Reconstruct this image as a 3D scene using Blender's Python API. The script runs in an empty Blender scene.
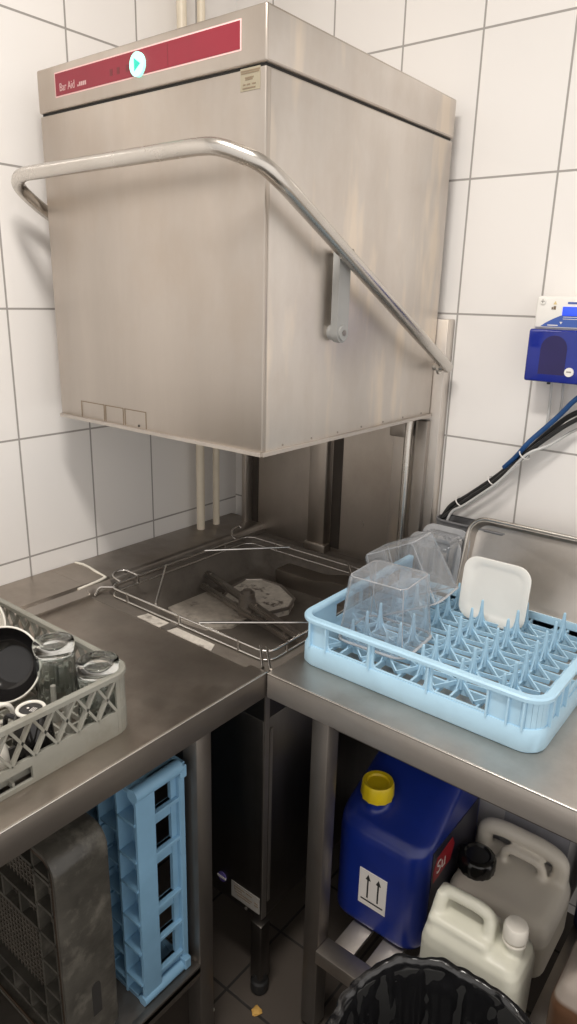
import bpy, bmesh, math, random
from mathutils import Vector, Matrix, Euler
random.seed(7)
D = bpy.data
SC = bpy.context.scene
COL = SC.collection
PI = math.pi

# ------------------------------------------------------------------ materials
def new_mat(name):
    m = D.materials.new(name); m.use_nodes = True
    nt = m.node_tree; nt.nodes.clear()
    out = nt.nodes.new('ShaderNodeOutputMaterial')
    return m, nt, out

def N(nt, t, **kw):
    n = nt.nodes.new(t)
    for k, v in kw.items():
        if k.startswith('i_'):
            n.inputs[k[2:].replace('_', ' ')].default_value = v
        else:
            setattr(n, k, v)
    return n

def rgba(c): return (c[0], c[1], c[2], 1.0)

def noise_tex(nt, scale, stretch=(1, 1, 1), detail=4, rough=.55):
    tc = N(nt, 'ShaderNodeTexCoord'); mp = N(nt, 'ShaderNodeMapping')
    mp.inputs['Scale'].default_value = stretch
    nt.links.new(tc.outputs['Object'], mp.inputs['Vector'])
    n = N(nt, 'ShaderNodeTexNoise')
    n.inputs['Scale'].default_value = scale; n.inputs['Detail'].default_value = detail
    n.inputs['Roughness'].default_value = rough
    nt.links.new(mp.outputs['Vector'], n.inputs['Vector'])
    return n

def ramp(nt, src, stops):
    r = N(nt, 'ShaderNodeValToRGB')
    el = r.color_ramp.elements
    while len(el) < len(stops): el.new(.5)
    for e, (p, c) in zip(el, stops):
        e.position = p; e.color = rgba(c) if not isinstance(c, (int, float)) else (c, c, c, 1)
    nt.links.new(src, r.inputs['Fac'])
    return r

def mixc(nt, fac, a, b):
    m = N(nt, 'ShaderNodeMix', data_type='RGBA')
    if isinstance(fac, (int, float)): m.inputs[0].default_value = fac
    else: nt.links.new(fac, m.inputs[0])
    for s, v in ((6, a), (7, b)):
        if isinstance(v, tuple): m.inputs[s].default_value = rgba(v)
        else: nt.links.new(v, m.inputs[s])
    return m.outputs[2]

def plain(name, c, rough=.5, metal=0.0, var=.12, scale=18, bump=0.0, bscale=120, spec=.5, sss=0, coat=0, stain=None, stain_lo=.55, stain_hi=.75, stain_scale=9, emit=None, es=0):
    m, nt, out = new_mat(name)
    b = N(nt, 'ShaderNodeBsdfPrincipled')
    n = noise_tex(nt, scale)
    r = ramp(nt, n.outputs['Fac'], [(.3, tuple(x * (1 - var) for x in c)), (.7, tuple(min(1, x * (1 + var)) for x in c))])
    colour = r.outputs['Color']
    if stain:
        n2 = noise_tex(nt, stain_scale, detail=8, rough=.7)
        r2 = ramp(nt, n2.outputs['Fac'], [(stain_lo, 0.0), (stain_hi, 1.0)])
        colour = mixc(nt, r2.outputs['Color'], colour, stain)
    nt.links.new(colour, b.inputs['Base Color'])
    b.inputs['Roughness'].default_value = rough; b.inputs['Metallic'].default_value = metal
    b.inputs['Specular IOR Level'].default_value = spec
    if sss:
        b.inputs['Subsurface Weight'].default_value = sss
        b.inputs['Subsurface Radius'].default_value = (.02, .02, .015)
    if coat: b.inputs['Coat Weight'].default_value = coat
    if emit:
        b.inputs['Emission Color'].default_value = rgba(emit); b.inputs['Emission Strength'].default_value = es
    if bump:
        n3 = noise_tex(nt, bscale, detail=3)
        bp = N(nt, 'ShaderNodeBump'); bp.inputs['Strength'].default_value = bump; bp.inputs['Distance'].default_value = .002
        nt.links.new(n3.outputs['Fac'], bp.inputs['Height']); nt.links.new(bp.outputs['Normal'], b.inputs['Normal'])
    nt.links.new(b.outputs[0], out.inputs[0])
    return m

def steel(name, c=(.56, .53, .50), rough=(.3, .45), streak=(6, 6, .35), dirt=(.33, .27, .21), dirt_amt=.35, fine=(90, 90, 2), dscale=5, light=None, bump=.06, metal=1.0, contrast=1.0):
    """brushed stainless steel with wiped streaks and grime"""
    m, nt, out = new_mat(name)
    b = N(nt, 'ShaderNodeBsdfPrincipled'); b.inputs['Metallic'].default_value = metal
    n1 = noise_tex(nt, 3.0, streak, detail=6, rough=.6)
    r1 = ramp(nt, n1.outputs['Fac'], [(.25, tuple(x * (1 - .16 * contrast) for x in c)), (.75, tuple(min(1, x * (1 + .12 * contrast)) for x in c))])
    n2 = noise_tex(nt, dscale, (1, 1, .7), detail=7, rough=.65)
    r2 = ramp(nt, n2.outputs['Fac'], [(.45, 0.0), (.8, dirt_amt)])
    colour = mixc(nt, r2.outputs['Color'], r1.outputs['Color'], dirt)
    if light:
        n5 = noise_tex(nt, 5.0, light[1], detail=3, rough=.5)
        r5 = ramp(nt, n5.outputs['Fac'], [(.54, 0.0), (.68, light[2])])
        colour = mixc(nt, r5.outputs['Color'], colour, light[0])
    nt.links.new(colour, b.inputs['Base Color'])
    n3 = noise_tex(nt, 4.0, streak, detail=8, rough=.7)
    mr = N(nt, 'ShaderNodeMapRange')
    mr.inputs['From Min'].default_value = .3; mr.inputs['From Max'].default_value = .7
    mr.inputs['To Min'].default_value = rough[0]; mr.inputs['To Max'].default_value = rough[1]
    nt.links.new(n3.outputs['Fac'], mr.inputs['Value']); nt.links.new(mr.outputs['Result'], b.inputs['Roughness'])
    n4 = noise_tex(nt, 6.0, fine, detail=2)
    bp = N(nt, 'ShaderNodeBump'); bp.inputs['Strength'].default_value = bump; bp.inputs['Distance'].default_value = .001
    nt.links.new(n4.outputs['Fac'], bp.inputs['Height']); nt.links.new(bp.outputs['Normal'], b.inputs['Normal'])
    nt.links.new(b.outputs[0], out.inputs[0])
    return m

def tiles(name, axes, off, size, tile, grout, mortar=.0028, rough=.16, var=.03, bump=.35, dirt=None):
    """rectangular glazed tiles in a stack bond; axes are the two world axes the grid runs along"""
    m, nt, out = new_mat(name)
    b = N(nt, 'ShaderNodeBsdfPrincipled')
    tc = N(nt, 'ShaderNodeTexCoord'); sp = N(nt, 'ShaderNodeSeparateXYZ'); cb = N(nt, 'ShaderNodeCombineXYZ')
    nt.links.new(tc.outputs['Object'], sp.inputs[0])
    for i in range(2):
        a = N(nt, 'ShaderNodeMath', operation='SUBTRACT'); a.inputs[1].default_value = off[i]
        nt.links.new(sp.outputs[axes[i]], a.inputs[0]); nt.links.new(a.outputs[0], cb.inputs[i])
    br = N(nt, 'ShaderNodeTexBrick'); br.offset = 0; br.squash = 1
    br.inputs['Scale'].default_value = 1; br.inputs['Brick Width'].default_value = size[0]; br.inputs['Row Height'].default_value = size[1]
    br.inputs['Mortar Size'].default_value = mortar / 2; br.inputs['Mortar Smooth'].default_value = .15
    br.inputs['Color1'].default_value = rgba(tuple(x * (1 - var) for x in tile)); br.inputs['Color2'].default_value = rgba(tile)
    br.inputs['Mortar'].default_value = rgba(grout)
    nt.links.new(cb.outputs[0], br.inputs['Vector'])
    colour = br.outputs['Color']
    if dirt:
        n2 = noise_tex(nt, 3.0, detail=8, rough=.7); r2 = ramp(nt, n2.outputs['Fac'], [(.5, 0.0), (.8, .5)])
        colour = mixc(nt, r2.outputs['Color'], colour, dirt)
    nt.links.new(colour, b.inputs['Base Color'])
    mr = N(nt, 'ShaderNodeMapRange'); mr.inputs['To Min'].default_value = rough; mr.inputs['To Max'].default_value = .8
    nt.links.new(br.outputs['Fac'], mr.inputs['Value']); nt.links.new(mr.outputs['Result'], b.inputs['Roughness'])
    inv = N(nt, 'ShaderNodeMath', operation='SUBTRACT'); inv.inputs[0].default_value = 1
    nt.links.new(br.outputs['Fac'], inv.inputs[1])
    nz = noise_tex(nt, 7, detail=2); ad = N(nt, 'ShaderNodeMath', operation='MULTIPLY_ADD'); ad.inputs[1].default_value = .35
    nt.links.new(nz.outputs['Fac'], ad.inputs[0]); nt.links.new(inv.outputs[0], ad.inputs[2])
    bp = N(nt, 'ShaderNodeBump'); bp.inputs['Strength'].default_value = bump; bp.inputs['Distance'].default_value = .002
    nt.links.new(ad.outputs[0], bp.inputs['Height']); nt.links.new(bp.outputs['Normal'], b.inputs['Normal'])
    nt.links.new(b.outputs[0], out.inputs[0])
    return m

def clear_plastic(name, tint=(.93, .95, .97), haze=.06, gloss_rough=.08, edge=.34):
    """thin cloudy polycarbonate sheet: see-through, hazier at grazing angles"""
    m, nt, out = new_mat(name)
    tr = N(nt, 'ShaderNodeBsdfTransparent'); tr.inputs[0].default_value = rgba(tint)
    df = N(nt, 'ShaderNodeBsdfDiffuse')
    nz = noise_tex(nt, 14, detail=5); r = ramp(nt, nz.outputs['Fac'], [(.3, (.62, .63, .65)), (.7, (.8, .8, .81))])
    nt.links.new(r.outputs['Color'], df.inputs[0])
    gl = N(nt, 'ShaderNodeBsdfGlossy'); gl.inputs['Roughness'].default_value = gloss_rough
    lw = N(nt, 'ShaderNodeLayerWeight'); lw.inputs['Blend'].default_value = .35
    mr = N(nt, 'ShaderNodeMapRange'); mr.inputs['To Min'].default_value = haze; mr.inputs['To Max'].default_value = edge + haze
    nt.links.new(lw.outputs['Facing'], mr.inputs['Value'])
    m1 = N(nt, 'ShaderNodeMixShader'); nt.links.new(mr.outputs['Result'], m1.inputs[0])
    nt.links.new(tr.outputs[0], m1.inputs[1]); nt.links.new(df.outputs[0], m1.inputs[2])
    mr2 = N(nt, 'ShaderNodeMapRange'); mr2.inputs['To Min'].default_value = .05; mr2.inputs['To Max'].default_value = .5
    nt.links.new(lw.outputs['Fresnel'], mr2.inputs['Value'])
    m2 = N(nt, 'ShaderNodeMixShader'); nt.links.new(mr2.outputs['Result'], m2.inputs[0])
    nt.links.new(m1.outputs[0], m2.inputs[1]); nt.links.new(gl.outputs[0], m2.inputs[2])
    nt.links.new(m2.outputs[0], out.inputs[0])
    return m

def scale_mat(name, base, crust, lo=.42, hi=.52, sc=30, metal=.8):
    m, nt, out = new_mat(name)
    b = N(nt, 'ShaderNodeBsdfPrincipled')
    n = noise_tex(nt, sc, detail=9, rough=.7); r = ramp(nt, n.outputs['Fac'], [(lo, 0.0), (hi, 1.0)])
    n2 = noise_tex(nt, 60, detail=5); r2 = ramp(nt, n2.outputs['Fac'], [(.3, tuple(x * .75 for x in crust)), (.7, crust)])
    nt.links.new(mixc(nt, r.outputs['Color'], base, r2.outputs['Color']), b.inputs['Base Color'])
    b.inputs['Roughness'].default_value = .6
    inv = N(nt, 'ShaderNodeMath', operation='MULTIPLY_ADD'); inv.inputs[1].default_value = -metal; inv.inputs[2].default_value = metal
    nt.links.new(r.outputs['Color'], inv.inputs[0]); nt.links.new(inv.outputs[0], b.inputs['Metallic'])
    bp = N(nt, 'ShaderNodeBump'); bp.inputs['Strength'].default_value = .4; bp.inputs['Distance'].default_value = .003
    nt.links.new(n.outputs['Fac'], bp.inputs['Height']); nt.links.new(bp.outputs['Normal'], b.inputs['Normal'])
    nt.links.new(b.outputs[0], out.inputs[0])
    return m

def glass_mat(name, tint=(.93, .97, .96)):
    m, nt, out = new_mat(name)
    b = N(nt, 'ShaderNodeBsdfPrincipled')
    n = noise_tex(nt, 40, detail=2); r = ramp(nt, n.outputs['Fac'], [(.3, tuple(x * .96 for x in tint)), (.7, tint)])
    nt.links.new(r.outputs['Color'], b.inputs['Base Color'])
    b.inputs['Roughness'].default_value = .04; b.inputs['Transmission Weight'].default_value = 1; b.inputs['IOR'].default_value = 1.45
    nt.links.new(b.outputs[0], out.inputs[0])
    return m

def liquid_can(name, z_level, above, below, rough=.4):
    """milky plastic with a liquid line inside showing through at height z"""
    m, nt, out = new_mat(name)
    b = N(nt, 'ShaderNodeBsdfPrincipled')
    tc = N(nt, 'ShaderNodeTexCoord'); sp = N(nt, 'ShaderNodeSeparateXYZ'); nt.links.new(tc.outputs['Object'], sp.inputs[0])
    mr = N(nt, 'ShaderNodeMapRange'); mr.inputs['From Min'].default_value = z_level - .004; mr.inputs['From Max'].default_value = z_level + .004
    nt.links.new(sp.outputs[2], mr.inputs['Value'])
    n = noise_tex(nt, 10, detail=5); r = ramp(nt, n.outputs['Fac'], [(.3, tuple(x * .85 for x in below)), (.7, below)])
    nt.links.new(mixc(nt, mr.outputs['Result'], r.outputs['Color'], above), b.inputs['Base Color'])
    b.inputs['Roughness'].default_value = rough
    nt.links.new(b.outputs[0], out.inputs[0])
    return m

M = {}
M['wall_l'] = tiles('left_wall_tiles', (1, 2), (-.753, .917), (.2, .2965), (.845, .818, .792), (.34, .32, .30), mortar=.005)
M['wall_r'] = tiles('right_wall_tiles', (0, 2), (.93, .924), (.2, .2985), (.845, .818, .792), (.36, .34, .32), mortar=.005)
M['floor'] = tiles('floor_tiles', (0, 1), (.655, -.738), (.2, .2), (.085, .07, .058), (.02, .017, .015), mortar=.007, rough=.45, dirt=(.045, .036, .03))
M['ceil'] = plain('painted_ceiling', (.75, .73, .70), .8)
M['hood_f'] = steel('hood_front_steel', (.53, .483, .437), (.34, .46), (2.2, 2.2, .35), (.42, .32, .23), .75, dscale=1.5, contrast=.7)  # brown noise puts the room's warm reflection into the front's colour
M['hood_r'] = steel('hood_side_steel', (.67, .628, .585), (.36, .48), (2.2, 2.2, .4), (.50, .42, .35), .5, light=((.84, .74, .62), (3, 3, .7), .6), contrast=.6)  # paler copy of the front steel; stronger light on the side painted in
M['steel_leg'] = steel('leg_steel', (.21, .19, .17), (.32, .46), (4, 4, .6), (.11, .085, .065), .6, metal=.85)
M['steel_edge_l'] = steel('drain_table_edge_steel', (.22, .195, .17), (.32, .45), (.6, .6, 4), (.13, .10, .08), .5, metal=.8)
M['steel_l'] = steel('drain_table_steel', (.46, .41, .36), (.30, .45), (2, 2, 2), (.24, .19, .15), .75, fine=(20, 20, 20), dscale=3.5)
M['steel'] = steel('worktop_steel', (.54, .50, .455), (.38, .52), (2, 2, 2), (.26, .21, .17), .55, fine=(20, 20, 20))
M['steel_edge'] = steel('worktop_edge_steel', (.50, .46, .42), (.32, .45), (.6, .6, 4), (.28, .23, .18), .4, metal=.7)
M['steel_dark'] = steel('dull_dark_steel', (.34, .31, .28), (.30, .45), (4, 4, .6), (.16, .12, .09), .6, metal=.85)
M['steel_tub'] = scale_mat('tub_steel', (.20, .175, .15), (.135, .115, .095), .40, .62, 6, metal=.5)
M['steel_back'] = steel('back_panel_steel', (.46, .42, .38), (.30, .42), (1.5, 1.5, 1), (.26, .21, .17), .5, bump=.03)
M['steel_tray'] = steel('tray_steel', (.56, .52, .48), (.28, .4), (2, 2, 2), (.36, .3, .25), .5)
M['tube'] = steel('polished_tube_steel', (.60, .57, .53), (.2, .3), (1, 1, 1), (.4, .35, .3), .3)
M['wire'] = plain('bright_wire_steel', (.62, .60, .57), .22, 1.0, .05)
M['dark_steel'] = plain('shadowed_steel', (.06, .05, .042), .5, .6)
M['base'] = steel('dishwasher_base_steel', (.13, .12, .11), (.3, .45), (4, 4, .4), (.06, .05, .04), .6)  # near-black base: the shade below the tables is put into the colour
M['gap'] = plain('dark_gap', (.02, .018, .016), .8)
M['red'] = plain('red_panel_film', (.23, .012, .027), .4, var=.05)
M['pink'] = plain('panel_outline', (.80, .52, .50), .5, var=.03)
M['white_ink'] = plain('white_ink', (.55, .36, .35), .5, var=.02)
M['dark_ink'] = plain('dark_ink', (.02, .02, .02), .5, var=.02)
M['dim_red'] = plain('dim_indicator', (.14, .015, .02), .4, var=.02)
M['teal_glow'] = plain('green_button_light', (.3, .9, .75), .4, emit=(.45, .95, .80), es=.9, var=.02)
M['teal_tri'] = plain('green_play_mark', (.02, .45, .34), .4, emit=(.0, .45, .33), es=.5, var=.02)
M['sticker'] = plain('beige_sticker', (.28, .245, .175), .5, var=.08)
M['sticker_ink'] = plain('brown_print', (.19, .14, .09), .6)
M['grey_plastic'] = plain('grey_link_plastic', (.33, .33, .32), .45, var=.05)
M['cream_pipe'] = plain('cream_pipe_paint', (.74, .66, .53), .35, var=.05)
M['sealant'] = plain('white_sealant', (.80, .76, .66), .55, bump=.5, bscale=60)
M['crust'] = scale_mat('limescale_filter', (.16, .13, .11), (.74, .68, .60), .36, .44, 22)
M['crust2'] = scale_mat('limescale_filter_brown', (.16, .135, .11), (.56, .50, .43), .30, .46, 18)
M['pale_deck'] = scale_mat('pale_deck_plate', (.35, .31, .27), (.66, .61, .54), .30, .44, 30)
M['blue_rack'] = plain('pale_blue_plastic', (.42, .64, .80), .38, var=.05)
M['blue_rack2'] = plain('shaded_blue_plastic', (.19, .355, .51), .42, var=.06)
M['clear'] = clear_plastic('clear_polycarbonate')
M['clear_rim'] = clear_plastic('clear_rim_plastic', haze=.35, edge=.4)
M['smoke'] = clear_plastic('grey_clear_plastic', (.6, .63, .67), haze=.28)
M['grey_plastic2'] = plain('dark_grey_pan_plastic', (.17, .17, .175), .35, var=.08)
M['plate'] = plain('white_plate_glaze', (.84, .82, .77), .2, var=.02, coat=.3, stain=(.62, .55, .38), stain_lo=.70, stain_hi=.80, stain_scale=14)
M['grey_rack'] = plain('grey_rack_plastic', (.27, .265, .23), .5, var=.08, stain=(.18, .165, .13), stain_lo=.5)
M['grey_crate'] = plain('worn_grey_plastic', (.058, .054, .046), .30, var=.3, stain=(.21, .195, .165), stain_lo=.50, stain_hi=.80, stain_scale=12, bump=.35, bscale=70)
M['crate_in'] = plain('dirty_rack_grid', (.075, .065, .052), .6, var=.2, bump=.6, bscale=160)
M['rim_brown'] = plain('brown_rim_line', (.045, .026, .014), .7)
M['glass'] = glass_mat('drinking_glass')
M['black_glaze'] = plain('black_glaze', (.012, .011, .011), .12, var=.1)
M['white_glaze'] = plain('white_glaze', (.78, .75, .68), .2, var=.03)
M['jerry_blue'] = plain('blue_canister_plastic', (.006, .022, .20), .3, var=.1, spec=.6)
M['yellow'] = plain('yellow_cap_plastic', (.72, .53, .01), .35, var=.06)
M['label_white'] = plain('white_label_paper', (.78, .74, .70), .5, var=.03)
M['label_dark'] = plain('dark_label_film', (.02, .02, .035), .35)
M['label_red'] = plain('red_label_print', (.36, .02, .03), .4)
M['jerry_white'] = plain('natural_white_plastic', (.74, .73, .62), .38, var=.04, stain=(.48, .36, .2), stain_lo=.74, stain_hi=.80, stain_scale=26, sss=.05)
M['cap_white'] = plain('white_cap_plastic', (.84, .80, .72), .4, var=.03)
M['jerry_clear'] = liquid_can('milky_grey_can_plastic', .085, (.76, .71, .62), (.58, .53, .44))
M['jerry_brown'] = liquid_can('milky_can_brown_liquid', .185, (.36, .31, .27), (.13, .065, .035))
M['jerry_grey'] = plain('grey_canister_plastic', (.58, .57, .57), .5)
M['navy'] = plain('navy_canister_plastic', (.006, .012, .06), .4)
M['black_cap'] = plain('black_cap_plastic', (.006, .006, .006), .18)
M['bag'] = plain('black_bag_film', (.010, .010, .011), .24, var=.2, bump=.4, bscale=40, spec=.7)
M['bin'] = plain('dark_bin_plastic', (.03, .03, .03), .5)
M['rubber'] = plain('black_rubber', (.012, .012, .012), .6)
M['unit_white'] = plain('white_unit_plastic', (.84, .82, .78), .35, var=.02)
M['unit_cover'] = plain('blue_clear_cover', (.006, .02, .25), .12, var=.15, scale=9, coat=.5)
M['unit_pump'] = plain('dark_pump_behind_cover', (.015, .010, .085), .25, var=.1)
M['unit_blue'] = plain('blue_unit_print', (.05, .11, .40), .4, var=.04)
M['lcd'] = plain('blue_lcd', (.03, .08, .7), .2, emit=(.03, .08, .85), es=.7, var=.05)
M['hose_black'] = plain('black_cable', (.016, .016, .016), .4)
M['hose_blue'] = plain('blue_hose', (.012, .065, .20), .35)
M['hose_clear'] = plain('clear_white_hose', (.52, .52, .51), .3)
M['tie'] = plain('white_cable_tie', (.75, .73, .70), .4)
M['logo'] = plain('violet_round_sticker', (.12, .09, .33), .4, var=.2, scale=120)
M['plate_grey'] = plain('aluminium_rating_plate', (.36, .34, .31), .4, var=.1, metal=.3)
M['crumb'] = plain('yellow_crumb', (.62, .36, .09), .8, bump=.8)
M['lamp'] = plain('lamp_diffuser', (.9, .9, .9), .5, emit=(1, .95, .88), es=2)

# ------------------------------------------------------------------ mesh helpers
def finish(name, bm, mat, parent=None, smooth=35, mats=None, local=False, recalc=True):
    if recalc: bmesh.ops.recalc_face_normals(bm, faces=bm.faces)
    me = D.meshes.new(name); bm.to_mesh(me); bm.free()
    for mm in (mats or [mat]): me.materials.append(mm)
    if smooth:
        for p in me.polygons: p.use_smooth = True
        me.set_sharp_from_angle(angle=math.radians(smooth))
    o = D.objects.new(name, me); COL.objects.link(o)
    if parent:
        o.parent = parent
        if not local:
            base = Vector((0, 0, 0)); p = parent
            while p: base += p.location; p = p.parent
            me.transform(Matrix.Translation(-base))
    return o

def empty(name, loc, label, cat, group=None, rot=(0, 0, 0)):
    o = D.objects.new(name, None); COL.objects.link(o)
    o.location = loc; o.rotation_euler = rot; o.empty_display_size = .05
    o['label'] = label; o['category'] = cat
    if group: o['group'] = group
    return o

def tag(o, label, cat, group=None):
    o['label'] = label; o['category'] = cat
    if group: o['group'] = group
    return o

def structure(o, label=None):
    o['kind'] = 'structure'
    if label: o['label'] = label
    return o

def B(): return bmesh.new()

def box(bm, x0, x1, y0, y1, z0, z1, bev=0, seg=2, mi=0):
    r = bmesh.ops.create_cube(bm, size=1)
    vs = r['verts']
    for v in vs:
        v.co = Vector(((x0 + x1) / 2 + v.co.x * (x1 - x0), (y0 + y1) / 2 + v.co.y * (y1 - y0), (z0 + z1) / 2 + v.co.z * (z1 - z0)))
    fs = set(f for v in vs for f in v.link_faces)
    for f in fs: f.material_index = mi
    if bev:
        es = list(set(e for v in vs for e in v.link_edges))
        bmesh.ops.bevel(bm, geom=es, offset=bev, segments=seg, affect='EDGES', profile=.5)

def bar(bm, p, q, w, h, up=(0, 0, 1)):
    """rectangular bar from p to q"""
    p, q = Vector(p), Vector(q); d = (q - p).normalized(); up = Vector(up)
    s = d.cross(up)
    if s.length < 1e-5: s = d.cross(Vector((1, 0, 0)))
    s.normalize(); u = s.cross(d)
    rs = []
    for c in (p, q):
        rs.append([bm.verts.new(c + s * w / 2 * a + u * h / 2 * b) for a, b in ((-1, -1), (1, -1), (1, 1), (-1, 1))])
    for i in range(4): bm.faces.new([rs[0][i], rs[0][(i + 1) % 4], rs[1][(i + 1) % 4], rs[1][i]])
    bm.faces.new(rs[0][::-1]); bm.faces.new(rs[1])

def prism(bm, pts, axis, a, b, mi=0):
    """extrude the polygon pts (2D) along axis from a to b"""
    def P(u, v, w):
        return {'x': (w, u, v), 'y': (u, w, v), 'z': (u, v, w)}[axis]
    r0 = [bm.verts.new(P(u, v, a)) for u, v in pts]; r1 = [bm.verts.new(P(u, v, b)) for u, v in pts]
    n = len(pts)
    fs = [bm.faces.new([r0[i], r0[(i + 1) % n], r1[(i + 1) % n], r1[i]]) for i in range(n)]
    fs.append(bm.faces.new(r0[::-1])); fs.append(bm.faces.new(r1))
    for f in fs: f.material_index = mi

def loft(bm, rings, cap0=True, cap1=True, closed=True, mi=0):
    rv = [[bm.verts.new(p) for p in r] for r in rings]
    n = len(rings[0])
    for a, b in zip(rv[:-1], rv[1:]):
        for i in range(n if closed else n - 1):
            f = bm.faces.new([a[i], a[(i + 1) % n], b[(i + 1) % n], b[i]]); f.material_index = mi
    if cap0: bm.faces.new(rv[0][::-1]).material_index = mi
    if cap1: bm.faces.new(rv[-1]).material_index = mi
    return rv

def rrect(w, d, r, seg=5):
    """rounded rectangle outline centred on the origin"""
    r = min(r, w / 2 - 1e-4, d / 2 - 1e-4); pts = []
    for cx, cy, a0 in ((w / 2 - r, d / 2 - r, 0), (-w / 2 + r, d / 2 - r, PI / 2), (-w / 2 + r, -d / 2 + r, PI), (w / 2 - r, -d / 2 + r, 1.5 * PI)):
        for i in range(seg + 1):
            a = a0 + PI / 2 * i / seg
            pts.append((cx + r * math.cos(a), cy + r * math.sin(a)))
    return pts

def rounded_path(pts, rad, seg=6):
    pts = [Vector(p) for p in pts]; out = [pts[0]]
    for a, b, c in zip(pts[:-2], pts[1:-1], pts[2:]):
        d1 = (a - b); d2 = (c - b); r = min(rad, d1.length * .48, d2.length * .48)
        p = b + d1.normalized() * r; q = b + d2.normalized() * r
        for i in range(seg + 1):
            t = i / seg
            out.append(p.lerp(b, t).lerp(b.lerp(q, t), t))
    out.append(pts[-1]); return out

def sweep(bm, path, r, n=10, cap=True, closed=False):
    path = [Vector(p) for p in path]
    m = len(path); rings = []
    up = None
    for i, p in enumerate(path):
        if closed: t = (path[(i + 1) % m] - path[i - 1]).normalized()
        else: t = (path[min(i + 1, m - 1)] - path[max(i - 1, 0)]).normalized()
        if up is None:
            up = t.orthogonal().normalized()
        up = (up - t * up.dot(t)).normalized()
        s = t.cross(up)
        rr = r[i] if isinstance(r, (list, tuple)) else r
        rings.append([p + (up * math.cos(2 * PI * k / n) + s * math.sin(2 * PI * k / n)) * rr for k in range(n)])
    rv = [[bm.verts.new(v) for v in q] for q in rings]
    pairs = list(zip(range(m - 1), range(1, m)))
    if closed:
        # match start angle of the first ring to the last one
        best = min(range(n), key=lambda k: (rings[-1][0] - rings[0][k]).length)
        for k in range(n): bm.faces.new([rv[-1][k], rv[-1][(k + 1) % n], rv[0][(k + 1 + best) % n], rv[0][(k + best) % n]])
    for a, b in pairs:
        for k in range(n): bm.faces.new([rv[a][k], rv[a][(k + 1) % n], rv[b][(k + 1) % n], rv[b][k]])
    if cap and not closed:
        bm.faces.new(rv[0][::-1]); bm.faces.new(rv[-1])

def lathe(bm, prof, c=(0, 0, 0), n=32, rmod=None, capb=True, capt=True, mi=0):
    rings = []
    for r, z in prof:
        rings.append([(c[0] + (r * (rmod(2 * PI * k / n, z) if rmod else 1)) * math.cos(2 * PI * k / n), c[1] + (r * (rmod(2 * PI * k / n, z) if rmod else 1)) * math.sin(2 * PI * k / n), c[2] + z) for k in range(n)])
    return loft(bm, rings, capb, capt, mi=mi)

def cyl(bm, p, q, r, n=16, r2=None):
    p, q = Vector(p), Vector(q); t = (q - p).normalized(); u = t.orthogonal().normalized(); s = t.cross(u)
    r2 = r if r2 is None else r2
    loft(bm, [[p + (u * math.cos(2 * PI * k / n) + s * math.sin(2 * PI * k / n)) * r for k in range(n)],
              [q + (u * math.cos(2 * PI * k / n) + s * math.sin(2 * PI * k / n)) * r2 for k in range(n)]])

def text_mesh(name, body, size, mat, parent, M4, extrude=.0003, align='LEFT'):
    cu = D.curves.new(name, 'FONT'); cu.body = body; cu.size = size; cu.extrude = extrude; cu.align_x = align
    o = D.objects.new(name, cu); COL.objects.link(o)
    dg = bpy.context.evaluated_depsgraph_get(); dg.update()
    me = D.meshes.new_from_object(o.evaluated_get(dg)); D.objects.remove(o); D.curves.remove(cu)
    me.name = name; me.materials.clear(); me.materials.append(mat)
    base = Vector((0, 0, 0)); p = parent
    while p: base += p.location; p = p.parent
    me.transform(Matrix.Translation(-base) @ M4)
    r = D.objects.new(name, me); COL.objects.link(r); r.parent = parent
    return r

def remeshed(name, bm, mat, parent, voxel=.004, smooth_it=4, local=False):
    """union of overlapping closed shapes into one smooth blown-plastic skin"""
    bmesh.ops.recalc_face_normals(bm, faces=bm.faces)
    me = D.meshes.new(name); bm.to_mesh(me); bm.free()
    o = D.objects.new(name, me); COL.objects.link(o)
    md = o.modifiers.new('r', 'REMESH'); md.mode = 'VOXEL'; md.voxel_size = voxel; md.use_smooth_shade = True
    sm = o.modifiers.new('s', 'SMOOTH'); sm.iterations = smooth_it; sm.factor = .5
    dg = bpy.context.evaluated_depsgraph_get(); dg.update()
    m2 = D.meshes.new_from_object(o.evaluated_get(dg)); o.modifiers.clear(); o.data = m2; D.meshes.remove(me)
    m2.name = name; m2.materials.clear(); m2.materials.append(mat)
    for p in m2.polygons: p.use_smooth = True
    if parent:
        o.parent = parent
        if not local:
            m2.transform(Matrix.Translation(-parent.location))
    return o

def copy_thing(root, loc, label, rot=None):
    r = root.copy(); COL.objects.link(r); r.location = loc; r['label'] = label
    if rot is not None: r.rotation_euler = rot
    for ch in list(root.children):
        c = ch.copy(); COL.objects.link(c); c.parent = r
        for g in list(ch.children):
            d = g.copy(); COL.objects.link(d); d.parent = c
    return r

# ------------------------------------------------------------------ the room
bm = B(); box(bm, -.1, 0, -2.6, .1, 0, 2.7); structure(finish('wall_left', bm, M['wall_l'], smooth=0))
bm = B(); box(bm, 0, 2.6, 0, .1, 0, 2.7); structure(finish('wall_right', bm, M['wall_r'], smooth=0))
bm = B(); box(bm, -.1, 2.6, -2.6, .1, -.1, 0); structure(finish('floor', bm, M['floor'], smooth=0))
bm = B(); box(bm, -.1, 2.6, -2.6, .1, 2.7, 2.8); structure(finish('ceiling', bm, M['ceil'], smooth=0))

# ------------------------------------------------------------------ dishwasher
dw = empty('dishwasher', (.4, -.37, 0), 'stainless steel hood-type dishwasher standing in the tiled corner, hood raised', 'dishwasher')
HX0, HX1, HY0, HY1, HZ0, HZ1 = .087, .700, -.690, -.043, 1.277, 1.977

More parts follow.
